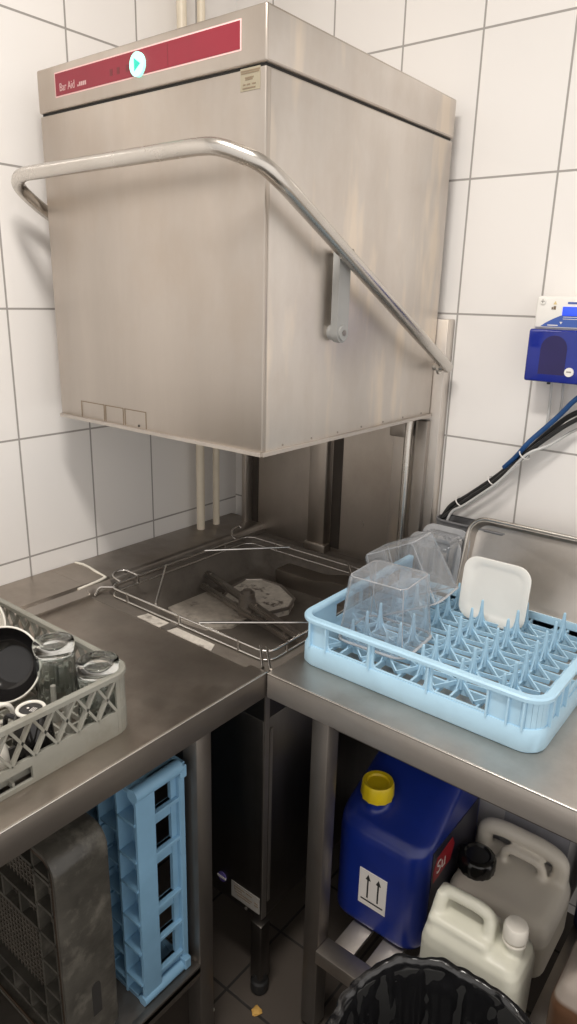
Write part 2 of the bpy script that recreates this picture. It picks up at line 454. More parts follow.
# hood: open-bottomed shell with folded lower lip
bm = B()
t = .012; zs = 1.893
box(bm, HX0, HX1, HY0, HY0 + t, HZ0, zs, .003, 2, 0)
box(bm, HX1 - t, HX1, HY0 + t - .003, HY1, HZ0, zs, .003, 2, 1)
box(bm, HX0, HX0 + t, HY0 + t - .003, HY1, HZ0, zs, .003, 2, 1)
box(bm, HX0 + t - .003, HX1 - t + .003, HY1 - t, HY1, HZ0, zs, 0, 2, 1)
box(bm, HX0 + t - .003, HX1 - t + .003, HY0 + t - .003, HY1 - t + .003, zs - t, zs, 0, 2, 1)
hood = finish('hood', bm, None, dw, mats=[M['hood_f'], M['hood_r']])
bm = B()   # rolled lip on the lower edge
for a, b in (((HX0, HY0, 0), (HX1, HY0, 0)), ((HX1, HY0, 0), (HX1, HY1, 0)), ((HX0, HY0, 0), (HX0, HY1, 0))):
    p = Vector(a); q = Vector(b); p.z = q.z = HZ0 - .001
    bar(bm, p, q, .010, .007)
finish('bottom_lip', bm, M['steel_edge'], hood)
for i in range(7):
    y = HY0 + .06 + i * .09; bm = B()
    cyl(bm, (HX1 - .001, y, HZ0 + .009), (HX1 + .0012, y, HZ0 + .009), .0022, 8)
    finish('rivet', bm, M['steel_dark'], hood)
bm = B()   # spot-welded clip outlines at the bottom of the front
for x0, x1 in ((.166, .247), (.252, .312), (.318, .385)):
    zb, zt = HZ0 + .004, HZ0 + .040
    for xx in (x0, x1): box(bm, xx - .0012, xx + .0012, HY0 - .0006, HY0 + .001, zb, zt)
    box(bm, x0, x1, HY0 - .0005, HY0 + .001, zt - .002, zt)
finish('clip_outline', bm, plain('brown_grime', (.22, .17, .12), .6), hood)
bm = B(); cyl(bm, (.362, HY0 - .001, HZ0 + .008), (.362, HY0 + .001, HZ0 + .008), .0025, 10); finish('screw', bm, M['gap'], hood)

# dark joint and top control box
bm = B(); box(bm, HX0 + .004, HX1 - .004, HY0 + .004, HY1 - .004, zs, 1.899); finish('joint_gasket', bm, M['gap'], dw, smooth=0)
bm = B()
box(bm, HX0 - .002, HX1 + .001, HY0 - .001, HY1 + .002, 1.898, HZ1, .004, 3, 1)
for f in bm.faces:
    if f.normal.y < -.7: f.material_index = 0
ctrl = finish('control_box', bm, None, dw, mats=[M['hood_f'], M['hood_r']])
yp = HY0 - .001
def flat_xz(name, x0, x1, z0, z1, mat, parent, y=yp, th=.0012):
    bm = B(); box(bm, x0, x1, y - th, y + .0005, z0, z1); return finish(name, bm, mat, parent, smooth=0)
flat_xz('panel_outline', .1475, .6485, 1.9195, 1.9635, M['pink'], ctrl, th=.0006)
flat_xz('control_panel', .1500, .6460, 1.9220, 1.9610, M['red'], ctrl, th=.0012)
bm = B(); cyl(bm, (.403, yp, 1.938), (.403, yp - .006, 1.938), .0195, 32); finish('start_button', bm, M['teal_glow'], ctrl)
bm = B(); prism(bm, [(.397, 1.928), (.397, 1.948), (.413, 1.938)], 'y', yp - .0068, yp - .006); finish('start_arrow', bm, M['teal_tri'], ctrl, smooth=0)
RX = Matrix.Rotation(PI / 2, 4, 'X')
text_mesh('panel_lettering', 'Bar Aid', .0165, M['white_ink'], ctrl, Matrix.Translation((.163, yp - .0013, 1.929)) @ RX @ Matrix.Diagonal((1.0, 1.2, 1, 1)))
bm = B()
for k in range(5): box(bm, .2215 + k * .0058, .2258 + k * .0058, yp - .0014, yp - .0010, 1.9295, 1.9365 if k else 1.9325)
finish('panel_print', bm, M['white_ink'], ctrl, smooth=0)
for x in (.326, .346, .372):
    flat_xz('indicator', x - .004, x + .004, 1.932, 1.943, M['dim_red'], ctrl, th=.0014)
flat_xz('panel_seam', .4785, .4795, 1.925, 1.958, M['dim_red'], ctrl, th=.0014)
st = flat_xz('sticker', .646, .688, 1.862, 1.894, M['sticker'], hood, y=HY0, th=.0006)
bm = B()
for z, x0, x1 in ((1.890, .647, .687), (1.887, .648, .686), (1.8805, .656, .674), (1.878, .657, .672), (1.871, .652, .657), (1.871, .660, .667), (1.871, .671, .679), (1.866, .651, .678)):
    box(bm, x0, x1, HY0 - .001, HY0 - .0004, z - .001, z + .001)
finish('sticker_print', bm, M['sticker_ink'], hood, smooth=0)

# lifting handle: one bent tube around three sides
bm = B()
L = [(.060, -.052, 1.397), (.060, -.690, 1.722), (.072, -.748, 1.757), (.125, -.772, 1.771), (.625, -.772, 1.772), (.672, -.770, 1.770), (.730, -.735, 1.747), (.742, -.695, 1.722), (.742, -.052, 1.397)]
sweep(bm, rounded_path(L, .05, 7), .0132, 16)
hd = finish('handle', bm, M['tube'], dw, 60)
bm = B()
for x, s in ((.742, -1), (.060, 1)):
    bm = B()
    cyl(bm, (x, -.068, 1.398), (x + s * .030, -.068, 1.398), .0085, 14)
    cyl(bm, (x + s * .010, -.068, 1.394), (x + s * .016, -.068, 1.394), .0135, 14)
    finish('pivot_bolt', bm, M['tube'], dw)
# grey link between handle and hood side
bm = B()
pts = []
for i in range(9):
    a = PI + PI * i / 8; pts.append((-.488 + .0185 * math.cos(a), 1.487 + .0185 * math.sin(a)))
pts += [(-.4695, 1.628), (-.5065, 1.640)]
prism(bm, pts, 'x', .712, .727)
lk = finish('handle_link', bm, M['grey_plastic'], dw, 30)
bm = B(); cyl(bm, (.699, -.488, 1.487), (.731, -.488, 1.487), .0145, 20); finish('link_boss', bm, M['grey_plastic'], lk)
bm = B(); cyl(bm, (.7305, -.488, 1.487), (.7325, -.488, 1.487), .006, 6); finish('link_screw', bm, M['steel_dark'], lk)
bm = B(); cyl(bm, (.700, -.488, 1.632), (.742, -.488, 1.632), .006, 12); finish('link_pin', bm, M['steel_dark'], lk)

# rear column and back panel
bm = B(); box(bm, .600, .727, -.040, -.003, .845, 1.508, .002); finish('rear_column', bm, M['hood_r'], dw)
bm = B(); box(bm, .672, .704, -.058, -.040, .845, 1.262, .002); finish('column_edge', bm, M['steel_dark'], dw)
bm = B(); box(bm, .095, .600, -.034, -.022, .80, 1.40); finish('back_panel', bm, M['steel_back'], dw, smooth=0)
bm = B(); box(bm, .345, .404, -.064, -.034, .83, 1.40, .004); box(bm, .338, .411, -.068, -.036, .83, .862, .003)
finish('centre_post', bm, M['steel_back'], dw)
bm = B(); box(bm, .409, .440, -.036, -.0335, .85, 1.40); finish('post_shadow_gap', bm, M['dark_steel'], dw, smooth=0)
bm = B(); sweep(bm, rounded_path([(.655, -.062, .845), (.655, -.062, 1.235), (.663, -.062, 1.30)], .03), .0105, 14); finish('guide_tube', bm, M['tube'], dw)
bm = B(); box(bm, .606, .650, -.074, -.036, 1.215, 1.262, .003); box(bm, .500, .606, -.050, -.038, 1.243, 1.251); finish('guide_bracket', bm, M['steel_dark'], dw)
bm = B(); box(bm, .086, .103, -.066, -.034, .83, 1.40, .002); finish('guide_rail', bm, M['hood_r'], dw)
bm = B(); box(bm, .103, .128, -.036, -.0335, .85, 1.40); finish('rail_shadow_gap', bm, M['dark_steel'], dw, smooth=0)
bm = B(); cyl(bm, (.512, -.0375, .945), (.512, -.033, .945), .009, 16); finish('panel_plug', bm, M['steel_back'], dw)

# machine deck: ledge at the wall, tub well, front deck
bm = B()
prism(bm, [(0.002, .80), (.150, .80), (.150, .856), (.146, .862), (.140, .865), (.002, .865)], 'y', -.627, -.022)
finish('wall_ledge', bm, M['steel_dark'], dw)
bm = B()
ox0, ox1, oy0, oy1 = .158, .690, -.655, -.072   # opening
fz = .738
def ring4(x0, x1, y0, y1, z, r=.02):
    return [((x0 + x1) / 2 + u, (y0 + y1) / 2 + v, z) for u, v in rrect(x1 - x0, y1 - y0, r, 4)]
loft(bm, [ring4(.150, .724, -.700, -.034, .838, .002), ring4(ox0, ox1, oy0, oy1, .838, .03), ring4(ox0 + .004, ox1 - .004, oy0 + .004, oy1 - .004, .832, .03),
          ring4(ox0 + .012, ox1 - .014, oy0 + .02, oy1 - .02, fz + .02, .04), ring4(ox0 + .03, ox1 - .04, oy0 + .05, oy1 - .04, fz, .04)], False, True)
tub = finish('wash_tub', bm, M['steel_tub'], dw, 40)
bm = B()
for x0, x1, y0, y1 in ((.150, .158, -.62, -.03),):
    box(bm, x0 - .002, x1, y0, y1, .80, .846)
finish('ledge_flange', bm, M['steel_dark'], tub)
bm = B()   # sloped shoulder at the back right of the tub
prism(bm, [(.30, fz), (.675, fz), (.675, .80), (.50, .80), (.44, .785), (.30, .785)], 'y', -.150, -.080)
finish('tub_shoulder', bm, M['steel_back'], tub, 20)
bm = B()
pa = [(.282, -.359), (.251, -.286), (.244, -.223), (.281, -.190), (.349, -.187), (.434, -.233), (.460, -.290), (.434, -.362), (.391, -.374), (.346, -.364)]
prism(bm, pa, 'z', fz, .758)
f = finish('filter_plate', bm, M['crust'], tub, 20)
bm = B()
sweep(bm, [Vector((x, y, .757)) for x, y in pa], .005, 6, closed=True); finish('filter_edge', bm, M['steel_dark'], tub)
bm = B()
prism(bm, [(.196, -.479), (.200, -.318), (.259, -.335), (.400, -.388), (.402, -.448), (.358, -.501), (.278, -.511)], 'z', fz, .7445)
finish('filter_plate', bm, M['crust2'], tub, 20)
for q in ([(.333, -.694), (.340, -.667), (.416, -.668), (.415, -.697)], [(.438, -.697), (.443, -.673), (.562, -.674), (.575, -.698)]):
    bm = B(); prism(bm, q, 'z', .838, .8395); finish('pale_patch', bm, M['pale_deck'], tub, 0)  # pale mottled plates laid on the front deck
bm = B(); box(bm, .415, .438, -.698, -.66, .838, .8405); finish('deck_strip', bm, M['steel_dark'], tub)
# wash arms on a hub
bm = B()
cyl(bm, (.383, -.369, fz), (.383, -.369, .79), .026, 20, .022); cyl(bm, (.383, -.369, .79), (.383, -.369, .806), .020, 20); cyl(bm, (.383, -.369, .806), (.383, -.369, .814), .012, 14)
hub = finish('wash_hub', bm, M['steel_dark'], dw)
for (p, q, w, z) in (((.160, -.300), (.610, -.436), .022, .780), ((.190, -.345), (.585, -.440), .016, .764)):
    bm = B(); bar(bm, (p[0], p[1], z), (q[0], q[1], z), w, .016)
    bmesh.ops.bevel(bm, geom=list(bm.edges), offset=.004, segments=2, affect='EDGES')
    for k in range(6):
        tt = .06 + k * .175
        x = p[0] + (q[0] - p[0]) * tt; y = p[1] + (q[1] - p[1]) * tt
        cyl(bm, (x, y, z + .007), (x, y, z + .011), .005, 10)
    finish('wash_arm', bm, M['steel_dark'], dw)
# wire rack guide
bm = B()
gx0, gx1, gy0, gy1 = .190, .700, -.662, -.150
for z in (.862, .842):
    base = [(gx0, gy0), (gx1, gy0), (gx1, gy1), (gx0, gy1)]
    pts = [((gx0 + gx1) / 2 + u, (gy0 + gy1) / 2 + v, z) for u, v in rrect(gx1 - gx0, gy1 - gy0, .028, 5)]
    sweep(bm, pts, .0030, 8, closed=True)
for x, y in ((.26, gy0), (.62, gy0), (gx1, -.60), (gx1, -.30), (.30, gy1), (.60, gy1), (gx0, -.25), (gx0, -.57), (.44, gy0)):
    sweep(bm, [(x, y, .839), (x, y, .865)], .0032, 8)
for a, b in (((.700, -.662), (.734, -.694)), ((.688, -.668), (.718, -.698))):
    sweep(bm, rounded_path([(a[0] - .02, a[1] + .02, .862), (a[0], a[1], .862), (b[0], b[1], .853)], .01), .0035, 8)
sweep(bm, rounded_path([(.205, -.655, .862), (.175, -.680, .862), (.172, -.690, .842)], .01), .0035, 8)
sweep(bm, rounded_path([(.190, -.570, .862), (.145, -.575, .868), (.136, -.600, .868), (.150, -.622, .867), (.190, -.625, .862)], .012), .0030, 8)
sweep(bm, rounded_path([(.19, -.20, .862), (.170, -.20, .868), (.150, -.18, .880), (.150, -.15, .884), (.155, -.145, .878)], .010), .0030, 8)
rg = finish('rack_guide', bm, M['wire'], dw, 60)
for a, b in (((.190, -.334), (.350, -.150)), ((.195, -.481), (.359, -.660)), ((.502, -.660), (.698, -.487)), ((.698, -.33), (.55, -.150))):
    bm = B(); sweep(bm, [(a[0], a[1], .866), (b[0], b[1], .866)], .0032, 8); finish('corner_brace', bm, M['wire'], rg)

# base cabinet
bm = B(); box(bm, .10, .716, -.690, -.05, .205, .725, .003); box(bm, .10, .716, -.690, -.665, .725, .832); box(bm, .695, .716, -.665, -.05, .725, .832)
cab = finish('base_cabinet', bm, M['base'], dw)
bm = B(); box(bm, .7155, .7185, -.6885, -.675, .21, .80); box(bm, .717, .7195, -.672, -.664, .25, .70); finish('door_edge', bm, M['steel_dark'], cab, smooth=0)
bm = B(); cyl(bm, (.7185, -.684, .79), (.7215, -.684, .79), .005, 10); finish('hinge_screw', bm, M['steel'], cab)
bm = B(); cyl(bm, (.598, -.6905, .258), (.598, -.693, .258), .0125, 24); finish('round_badge', bm, M['logo'], cab)
bm = B(); box(bm, .585, .611, -.6945, -.6925, .2555, .2605); finish('badge_print', bm, M['label_white'], cab, smooth=0)
flat_xz('rating_plate', .6265, .712, .222, .266, M['plate_grey'], cab, y=-.6902, th=.001)
bm = B()
for z, x0, x1 in ((.257, .636, .668), (.257, .672, .690), (.250, .636, .660), (.243, .640, .690), (.236, .645, .685), (.247, .697, .708), (.240, .697, .708)):
    box(bm, x0, x1, -.6918, -.6908, z - .0012, z + .0012)
finish('plate_print', bm, M['sticker_ink'], cab, smooth=0)
bm = B(); cyl(bm, (.672, -.6905, .213), (.672, -.692, .213), .004, 8); finish('cabinet_screw', bm, M['steel'], cab)
for x, y in ((.713, -.688), (.13, -.676), (.701, -.08), (.13, -.08)):
    bm = B(); box(bm, x - .016, x + .016, y - .016, y + .016, .045, .206, .003); ft = finish('leg', bm, M['base'], dw)
    bm = B(); lathe(bm, [(.018, .0), (.021, .006), (.021, .03), (.017, .035), (.017, .056)], (x, y, 0), 18); finish('adjustable_foot', bm, M['rubber'], ft)

# ------------------------------------------------------------------ left drain table
lt = empty('drain_table', (.38, -1.2, 0), 'stainless steel drain table along the left wall holding the grey rack of glasses', 'table')
YF, YE = -.702, -1.95
bm = B()   # profile across x, swept along y: ledge at the wall, dished top, raised lip, apron
prof = [(.002, .80), (.140, .80), (.160, .826), (.676, .826), (.712, .800), (.728, .797), (.731, .800), (.731, .848), (.728, .8505), (.688, .8502), (.676, .8395), (.166, .8395), (.160, .842), (.150, .860), (.142, .866), (.002, .866)]
prism(bm, prof, 'y', YE, YF); top = finish('tabletop', bm, M['steel_l'], lt, 8)
bm = B(); box(bm, .7275, .7325, YE, YF, .797, .8485, .0012); finish('front_apron', bm, M['steel_edge_l'], lt)
bm = B(); cyl(bm, (.7315, YE, .8500), (.7315, YF, .8500), .0018, 8); finish('edge_highlight', bm, M['tube'], lt, 60)  # bright strip added to draw the highlight along the table edge
bm = B(); prism(bm, [(.002, .80), (.150, .80), (.166, .838), (.160, .842), (.150, .860), (.142, .866), (.002, .866)], 'y', YF + .0005, -.629); finish('upstand_end', bm, M['steel_l'], lt, 8)
bm = B()   # silicone seam
sweep(bm, [(.004, -.628, .866), (.03, -.622, .866), (.06, -.624, .866), (.09, -.630, .866), (.12, -.633, .866), (.143, -.636, .866)], [.003, .004, .0032, .004, .003, .003], 7)
sweep(bm, [(.143, -.636, .866), (.147, -.66, .8645), (.149, -.69, .864), (.150, -.722, .863)], [.003, .0035, .003, .003], 7)
finish('sealant_seam', bm, M['sealant'], lt)
for y in (-.855, -1.90):
    for x in (.692, .06):
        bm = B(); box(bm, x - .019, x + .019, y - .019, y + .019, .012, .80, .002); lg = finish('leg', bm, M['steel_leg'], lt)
        bm = B(); cyl(bm, (x, y, 0), (x, y, .02), .014, 14); finish('leg_foot', bm, M['rubber'], lg)
bm = B(); box(bm, .045, .712, -1.93, -.874, .226, .240, .001); box(bm, .697, .712, -1.93, -.874, .212, .244, .001); finish('undershelf', bm, M['steel_leg'], lt)

# ------------------------------------------------------------------ right table
rt = empty('work_table', (1.2, -.36, 0), 'stainless steel work table along the right wall carrying the pale blue peg rack', 'table')
bm = B()
prism(bm, [(-.703, .800), (-.700, .797), (-.690, .800), (-.690, .826), (-.003, .826), (-.003, .850), (-.701, .850), (-.7035, .8475)], 'x', .735, 2.10)
finish('tabletop', bm, M['steel'], rt, 8)
bm = B(); box(bm, .735, 2.10, -.7050, -.7015, .797, .8485, .0012); finish('front_apron', bm, M['steel_edge'], rt)
bm = B(); cyl(bm, (.735, -.7042, .8495), (2.10, -.7042, .8495), .0018, 8); finish('edge_highlight', bm, M['tube'], rt, 60)  # edge highlight of the right table, made as a thin bright strip
bm = B(); box(bm, .874, 2.05, -.668, -.650, .765, .826, .001); finish('cross_rail', bm, M['steel_leg'], rt)
for x in (.855, 2.03):
    for y in (-.672, -.05):
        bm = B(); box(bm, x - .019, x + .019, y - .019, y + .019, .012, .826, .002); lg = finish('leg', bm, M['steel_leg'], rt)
        bm = B(); cyl(bm, (x, y, 0), (x, y, .02), .014, 14); finish('leg_foot', bm, M['rubber'], lg)
bm = B(); box(bm, .874, 2.05, -.700, -.655, .212, .246, .002); finish('shelf_rail', bm, M['steel'], rt)
for i in range(15):
    x = .893 + i * .076
    bm = B(); box(bm, x, x + .048, -.655, -.02, .236, .246, .001); finish('shelf_slat', bm, M['steel'], rt)

# ------------------------------------------------------------------ pipes in the corner
for y, r, lb in ((-.205, .0125, 'cream vertical water pipe nearer the machine front, left of its twin'), (-.138, .0105, 'cream vertical water pipe nearer the room corner')):
    bm = B(); sweep(bm, [(.045, y, .865), (.046, y + .001, 1.3), (.046, y - .025, 1.7), (.046, y - .042, 2.1), (.046, y - .044, 2.699)], r, 14)
    o = finish('water_pipe', bm, M['cream_pipe'], None, 60); tag(o, lb, 'pipe', 'cream pipes in the corner')

# ------------------------------------------------------------------ wall dosing unit
du = empty('dosing_unit', (1.05, 0, 1.387), 'blue and white detergent dosing unit mounted on the right wall', 'dispenser')
UX0, UX1 = .946, 1.150
bm = B(); box(bm, UX0 + .004, UX1 - .004, -.068, -.001, 1.392, 1.566, .006, 3); finish('housing', bm, M['unit_white'], du)
bm = B(); box(bm, UX0, UX1, -.083, -.010, 1.387, 1.498, .005, 3); cv = finish('cover', bm, M['unit_cover'], du)
bm = B(); prism(bm, [((UX0 + .030) + u, v) for u, v in [(0, 1.404), (.056, 1.404), (.056, 1.458)] + [(.028 + .028 * math.cos(a * PI / 10), 1.458 + .028 * math.sin(a * PI / 10)) for a in range(1, 10)] + [(0, 1.458)]], 'y', -.0836, -.082)
finish('pump_window', bm, M['unit_pump'], cv, 30)
bm = B(); cyl(bm, (1.043, -.083, 1.412), (1.043, -.087, 1.412), .0095, 24); finish('cover_button', bm, M['unit_white'], cv)
bm = B(); box(bm, 1.038, 1.048, -.0875, -.0868, 1.411, 1.414); finish('button_print', bm, M['plate_grey'], cv, smooth=0)
bm = B(); box(bm, UX0 + .006, UX1 - .006, -.0745, -.060, 1.500, 1.564, .004, 3); fp = finish('front_plate', bm, M['unit_white'], du)
pts = [(.966, 1.5035)] + [(.966 + .062 * math.sin(PI / 2 * i / 10), 1.5035 + .030 * (1 - math.cos(PI / 2 * i / 10)) ** .7) for i in range(1, 11)]
pts = [(.966, 1.5035), (.976, 1.511), (.990, 1.519), (1.005, 1.526), (1.022, 1.531), (1.140, 1.531), (1.140, 1.5035)]
bm = B(); prism(bm, pts, 'y', -.0750, -.0743); finish('blue_swoosh', bm, M['unit_blue'], fp, 0)
bm = B(); box(bm, 1.009, 1.060, -.0765, -.0745, 1.527, 1.545, .001); finish('display', bm, M['lcd'], fp)
bm = B(); cyl(bm, (.966, -.0745, 1.555), (.966, -.0775, 1.555), .0065, 18); sc_ = finish('plate_screw', bm, M['unit_white'], fp)
bm = B(); box(bm, .962, .970, -.0782, -.0774, 1.5543, 1.5557); box(bm, .9653, .9667, -.0782, -.0774, 1.551, 1.559); finish('screw_slot', bm, M['plate_grey'], sc_ if False else fp, smooth=0)
bm = B(); prism(bm, [(.988, 1.549), (.992, 1.556), (.996, 1.549)], 'y', -.0752, -.0743); finish('warning_mark', bm, plain('amber_print', (.75, .6, .3), .5), fp, 0)
bm = B(); box(bm, .9895, .9945, -.0753, -.0743, 1.5385, 1.5455); box(bm, .9855, .9885, -.0753, -.0743, 1.5385, 1.5435); finish('hand_mark', bm, M['sticker_ink'], fp, smooth=0)
bm = B()
box(bm, .981, 1.003, -.0754, -.0748, 1.5055, 1.5075)
for k, (x0, x1) in enumerate(((1.012, 1.055), (1.012, 1.050))): box(bm, x0, x1, -.0754, -.0748, 1.5235 - k * .004, 1.5245 - k * .004)
prism(bm, [(1.006, 1.514), (1.012, 1.514), (1.009, 1.509)], 'y', -.0754, -.0748)
finish('swoosh_print', bm, M['label_white'], fp, smooth=0)
bm = B(); box(bm, 1.018, 1.060, -.0752, -.0745, 1.5505, 1.5545); finish('plate_print', bm, M['unit_blue'], fp, smooth=0)
bm = B(); cyl(bm, (.992, -.05, 1.390), (.992, -.05, 1.380), .004, 10); finish('drain_nub', bm, M['rubber'], du)

for o_ in du.children: o_.location.x -= .006
# hoses and cables below it
def hose(name, pts, r, mat, label, cat='hose', group=None, rad=.05):
    bm = B(); sweep(bm, rounded_path(pts, rad, 8), r, 10)
    return tag(finish(name, bm, mat, None, 60), label, cat, group)
hose('power_cable', [(1.115, -.045, 1.386), (1.085, -.035, 1.34), (1.035, -.026, 1.315), (.985, -.024, 1.263), (.940, -.022, 1.208), (.880, -.022, 1.142), (.805, -.022, 1.075), (.772, -.024, 1.052), (.752, -.03, 1.01)], .0062, M['hose_black'], 'black cable sagging along the tiles from under the blue unit', 'cable', rad=.03)
hose('power_cable', [(1.125, -.050, 1.386), (1.092, -.045, 1.33), (1.040, -.040, 1.300), (.975, -.037, 1.240), (.880, -.037, 1.131), (.805, -.037, 1.065), (.764, -.045, 1.02)], .0052, M['hose_black'], 'second black cable, bundled underneath the first one', 'cable', rad=.03)
hose('dosing_hose', [(1.090, -.060, 1.386), (1.075, -.055, 1.375), (1.045, -.050, 1.350), (1.020, -.046, 1.316), (.985, -.044, 1.276), (.955, -.046, 1.242), (.930, -.036, 1.205), (.900, -.028, 1.172)], .0060, M['hose_blue'], 'blue hose curving down from the dosing unit into the bundle', rad=.03)
hose('dosing_hose', [(1.100, -.020, 1.300), (1.05, -.02, 1.285), (1.00, -.036, 1.240), (.960, -.052, 1.222), (.900, -.054, 1.139), (.815, -.052, 1.062), (.787, -.05, 1.045), (.775, -.05, 1.01)], .0032, M['hose_clear'], 'translucent white hose running beneath the black cables', rad=.03)
hose('dosing_hose', [(.982, -.02, 1.386), (.984, -.015, 1.33), (.983, -.014, 1.27), (.968, -.02, 1.242)], .0032, M['hose_clear'], 'short clear hose hanging straight down from left underside of the dosing unit', rad=.03)
hose('dosing_hose', [(1.008, -.02, 1.386), (1.010, -.014, 1.34), (1.006, -.012, 1.30), (.990, -.018, 1.268)], .0030, M['hose_clear'], 'clear hose hanging from the middle of the dosing unit underside', rad=.03)
for (x, z, lb) in ((.948, 1.212, 'white cable tie nearest the blue hose'), (.880, 1.137, 'white cable tie midway along the cable bundle'), (.803, 1.068, 'white cable tie at the low end of the cable bundle')):
    bm = B()
    c = Vector((x, -.036, z)); d = Vector((.66, 0, .75)).normalized(); u = Vector((-.75, 0, .66)); v = Vector((0, 1, 0))
    path = [c + u * .0135 * math.cos(2 * PI * k / 20) + v * .020 * math.sin(2 * PI * k / 20) for k in range(20)]
    sweep(bm, path, .0016, 6, closed=True)
    tag(finish('cable_tie', bm, M['tie'], None, 60), lb, 'cable tie', 'white cable ties')

# ------------------------------------------------------------------ pale blue peg rack on the right table
def rack_wall(bm, X, Y, z0, z1, t, windows, axis, pos, sgn):
    pass
RX0, RX1, RY0, RY1, RZ = .747, 1.237, -.627, -.165, .8505
pr = empty('peg_rack', ((RX0 + RX1) / 2, (RY0 + RY1) / 2, RZ), 'pale blue plastic dish rack with upright pegs on the right table', 'rack')
W, Dp = RX1 - RX0, RY1 - RY0
bm = B()   # lower skirt, flared, with rounded corners
cxr, cyr = (RX0 + RX1) / 2, (RY0 + RY1) / 2
def rr(w, d, r, z): return [(cxr + u, cyr + v, z) for u, v in rrect(w, d, r, 6)]
loft(bm, [rr(W - .006, Dp - .006, .035, RZ), rr(W, Dp, .037, RZ + .004), rr(W, Dp, .037, RZ + .036), rr(W - .006, Dp - .006, .035, RZ + .043),
          rr(W - .016, Dp - .016, .032, RZ + .043), rr(W - .020, Dp - .020, .03, RZ + .036), rr(W - .020, Dp - .020, .03, RZ)], False, False)
finish('lower_skirt', bm, M['blue_rack'], pr, 40)
# upper wall: a rounded band with windows cut out of it (front, left and right; the back stays open)
def band(bm, path, zlo, zhi, t):
    """wall following a 2D path; windows come from the segment list"""
    n = len(path)
    for i in range(n - 1):
        (x0, y0), (x1, y1) = path[i], path[i + 1]
        bar(bm, (x0, y0, (zlo + zhi) / 2), (x1, y1, (zlo + zhi) / 2), t, zhi - zlo)
def arc(cx, cy, r, a0, a1, n=6): return [(cx + r * math.cos(a0 + (a1 - a0) * i / n), cy + r * math.sin(a0 + (a1 - a0) * i / n)) for i in range(n + 1)]
i_ = .007; x0, x1, y0, y1, r = RX0 + i_, RX1 - i_, RY0 + i_, RY1 - i_, .032
ZL, ZH = RZ + .042, RZ + .098
bm = B()
band(bm, [(x0, y0 + .115)] + [(x0, y0 + r)] + arc(x0 + r, y0 + r, r, PI, 1.5 * PI) + [(x0 + .062, y0)], ZL, ZH, .004)      # front left corner panel
band(bm, [(x1 - .085, y0)] + arc(x1 - r, y0 + r, r, 1.5 * PI, 2 * PI) + [(x1, y0 + .115)], ZL, ZH, .004)                    # front right corner panel
band(bm, [(x0, y1 - .06), (x0, y1 - .005)], ZL, ZH, .004)
band(bm, [(x1, y1 - .06), (x1, y1 - .005)], ZL, ZH, .004)
for xx in (x0 + .142, x0 + .157, x0 + .275, x0 + .290):    # window posts on the front
    pass
def winframe(xa, xb):    # curved lower corners of a window
    for s, xx in ((1, xa), (-1, xb)):
        pts = [(xx, ZL)] + [(xx + s * (.016 - .016 * math.sin(a * PI / 12)), ZL + .016 - .016 * math.cos(a * PI / 12)) for a in range(7)]
        prism(bm, pts, 'y', y0 - .002, y0 + .002)
    box(bm, xa, xb, y0 - .0025, y0 + .0025, ZL, ZL + .004)
for xa, xb in ((x0 + .062, x0 + .152), (x0 + .166, x0 + .272), (x0 + .286, x1 - .085)):
    winframe(xa, xb)
for xa, xb in ((x0 + .152, x0 + .166), (x0 + .272, x0 + .286)):
    box(bm, xa, xb, y0 - .002, y0 + .002, ZL, ZH)
for yy0, yy1, xx in ((y0 + .115, y1 - .06, x0), (y0 + .115, y1 - .06, x1)):
    box(bm, xx - .002, xx + .002, yy0, yy1, ZL, ZL + .010); box(bm, xx - .002, xx + .002, yy0, yy1, ZH - .014, ZH)
    box(bm, xx - .002, xx + .002, (yy0 + yy1) / 2 + .06, (yy0 + yy1) / 2 + .07, ZL, ZH)
finish('upper_wall', bm, M['blue_rack'], pr, 30)
# outside ribs
for xx in (x0 + .022, x0 + .060, x0 + .159, x0 + .279, x1 - .087, x1 - .052, x1 - .026):
    bm = B(); box(bm, xx - .0018, xx + .0018, y0 - .0085, y0, ZL - .002, ZH, .0006, 1); finish('wall_rib', bm, M['blue_rack'], pr, 30)
for yy in (y0 + .035, y0 + .075, y0 + .113, y0 + .22, y0 + .33):
    for xa, xb in ((x1, x1 + .0085), (x0 - .0085, x0)):
        bm = B(); box(bm, xa, xb, yy - .0018, yy + .0018, ZL - .002, ZH, .0006, 1); finish('wall_rib', bm, M['blue_rack'], pr, 30)
bm = B()   # rounded top rail (three sides)
path = [(x0 - .001, y1 - .01)] + [(x0 - .001, y0 + r)] + arc(x0 + r, y0 + r, r + .001, PI, 1.5 * PI, 8)[1:] + arc(x1 - r, y0 + r, r + .001, 1.5 * PI, 2 * PI, 8) + [(x1 + .001, y1 - .01)]
sec = [(-.009, -.004), (-.009, .002), (-.006, .005), (.005, .005), (.007, .002), (.007, -.004)]
rings = []
for i, p in enumerate(path):
    a = Vector(path[max(i - 1, 0)]); b = Vector(path[min(i + 1, len(path) - 1)]); tdir = (b - a).normalized(); nrm = Vector((tdir.y, -tdir.x))
    rings.append([(p[0] + nrm.x * -s, p[1] + nrm.y * -s, ZH + h) for s, h in sec])
loft(bm, rings); finish('top_rail', bm, M['blue_rack'], pr, 40)
bm = B()   # low open back edge
box(bm, RX0 + .03, RX1 - .03, y1 - .003, y1 + .003, RZ + .012, RZ + .028, .001)
finish('back_edge', bm, M['blue_rack'], pr, 30)
PXS = [.824, .903, .982, 1.061, 1.140]; PYS = [-.545 + .0535 * k for k in range(7)]
bm = B()   # base grid
gz = RZ + .020
for yy in PYS + [PYS[0] - .0535]:
    bar(bm, (RX0 + .012, yy, gz), (RX1 - .012, yy, gz), .0045, .014)
for xx in PXS: bar(bm, (xx, RY0 + .012, gz), (xx, RY1 - .012, gz), .0045, .014)
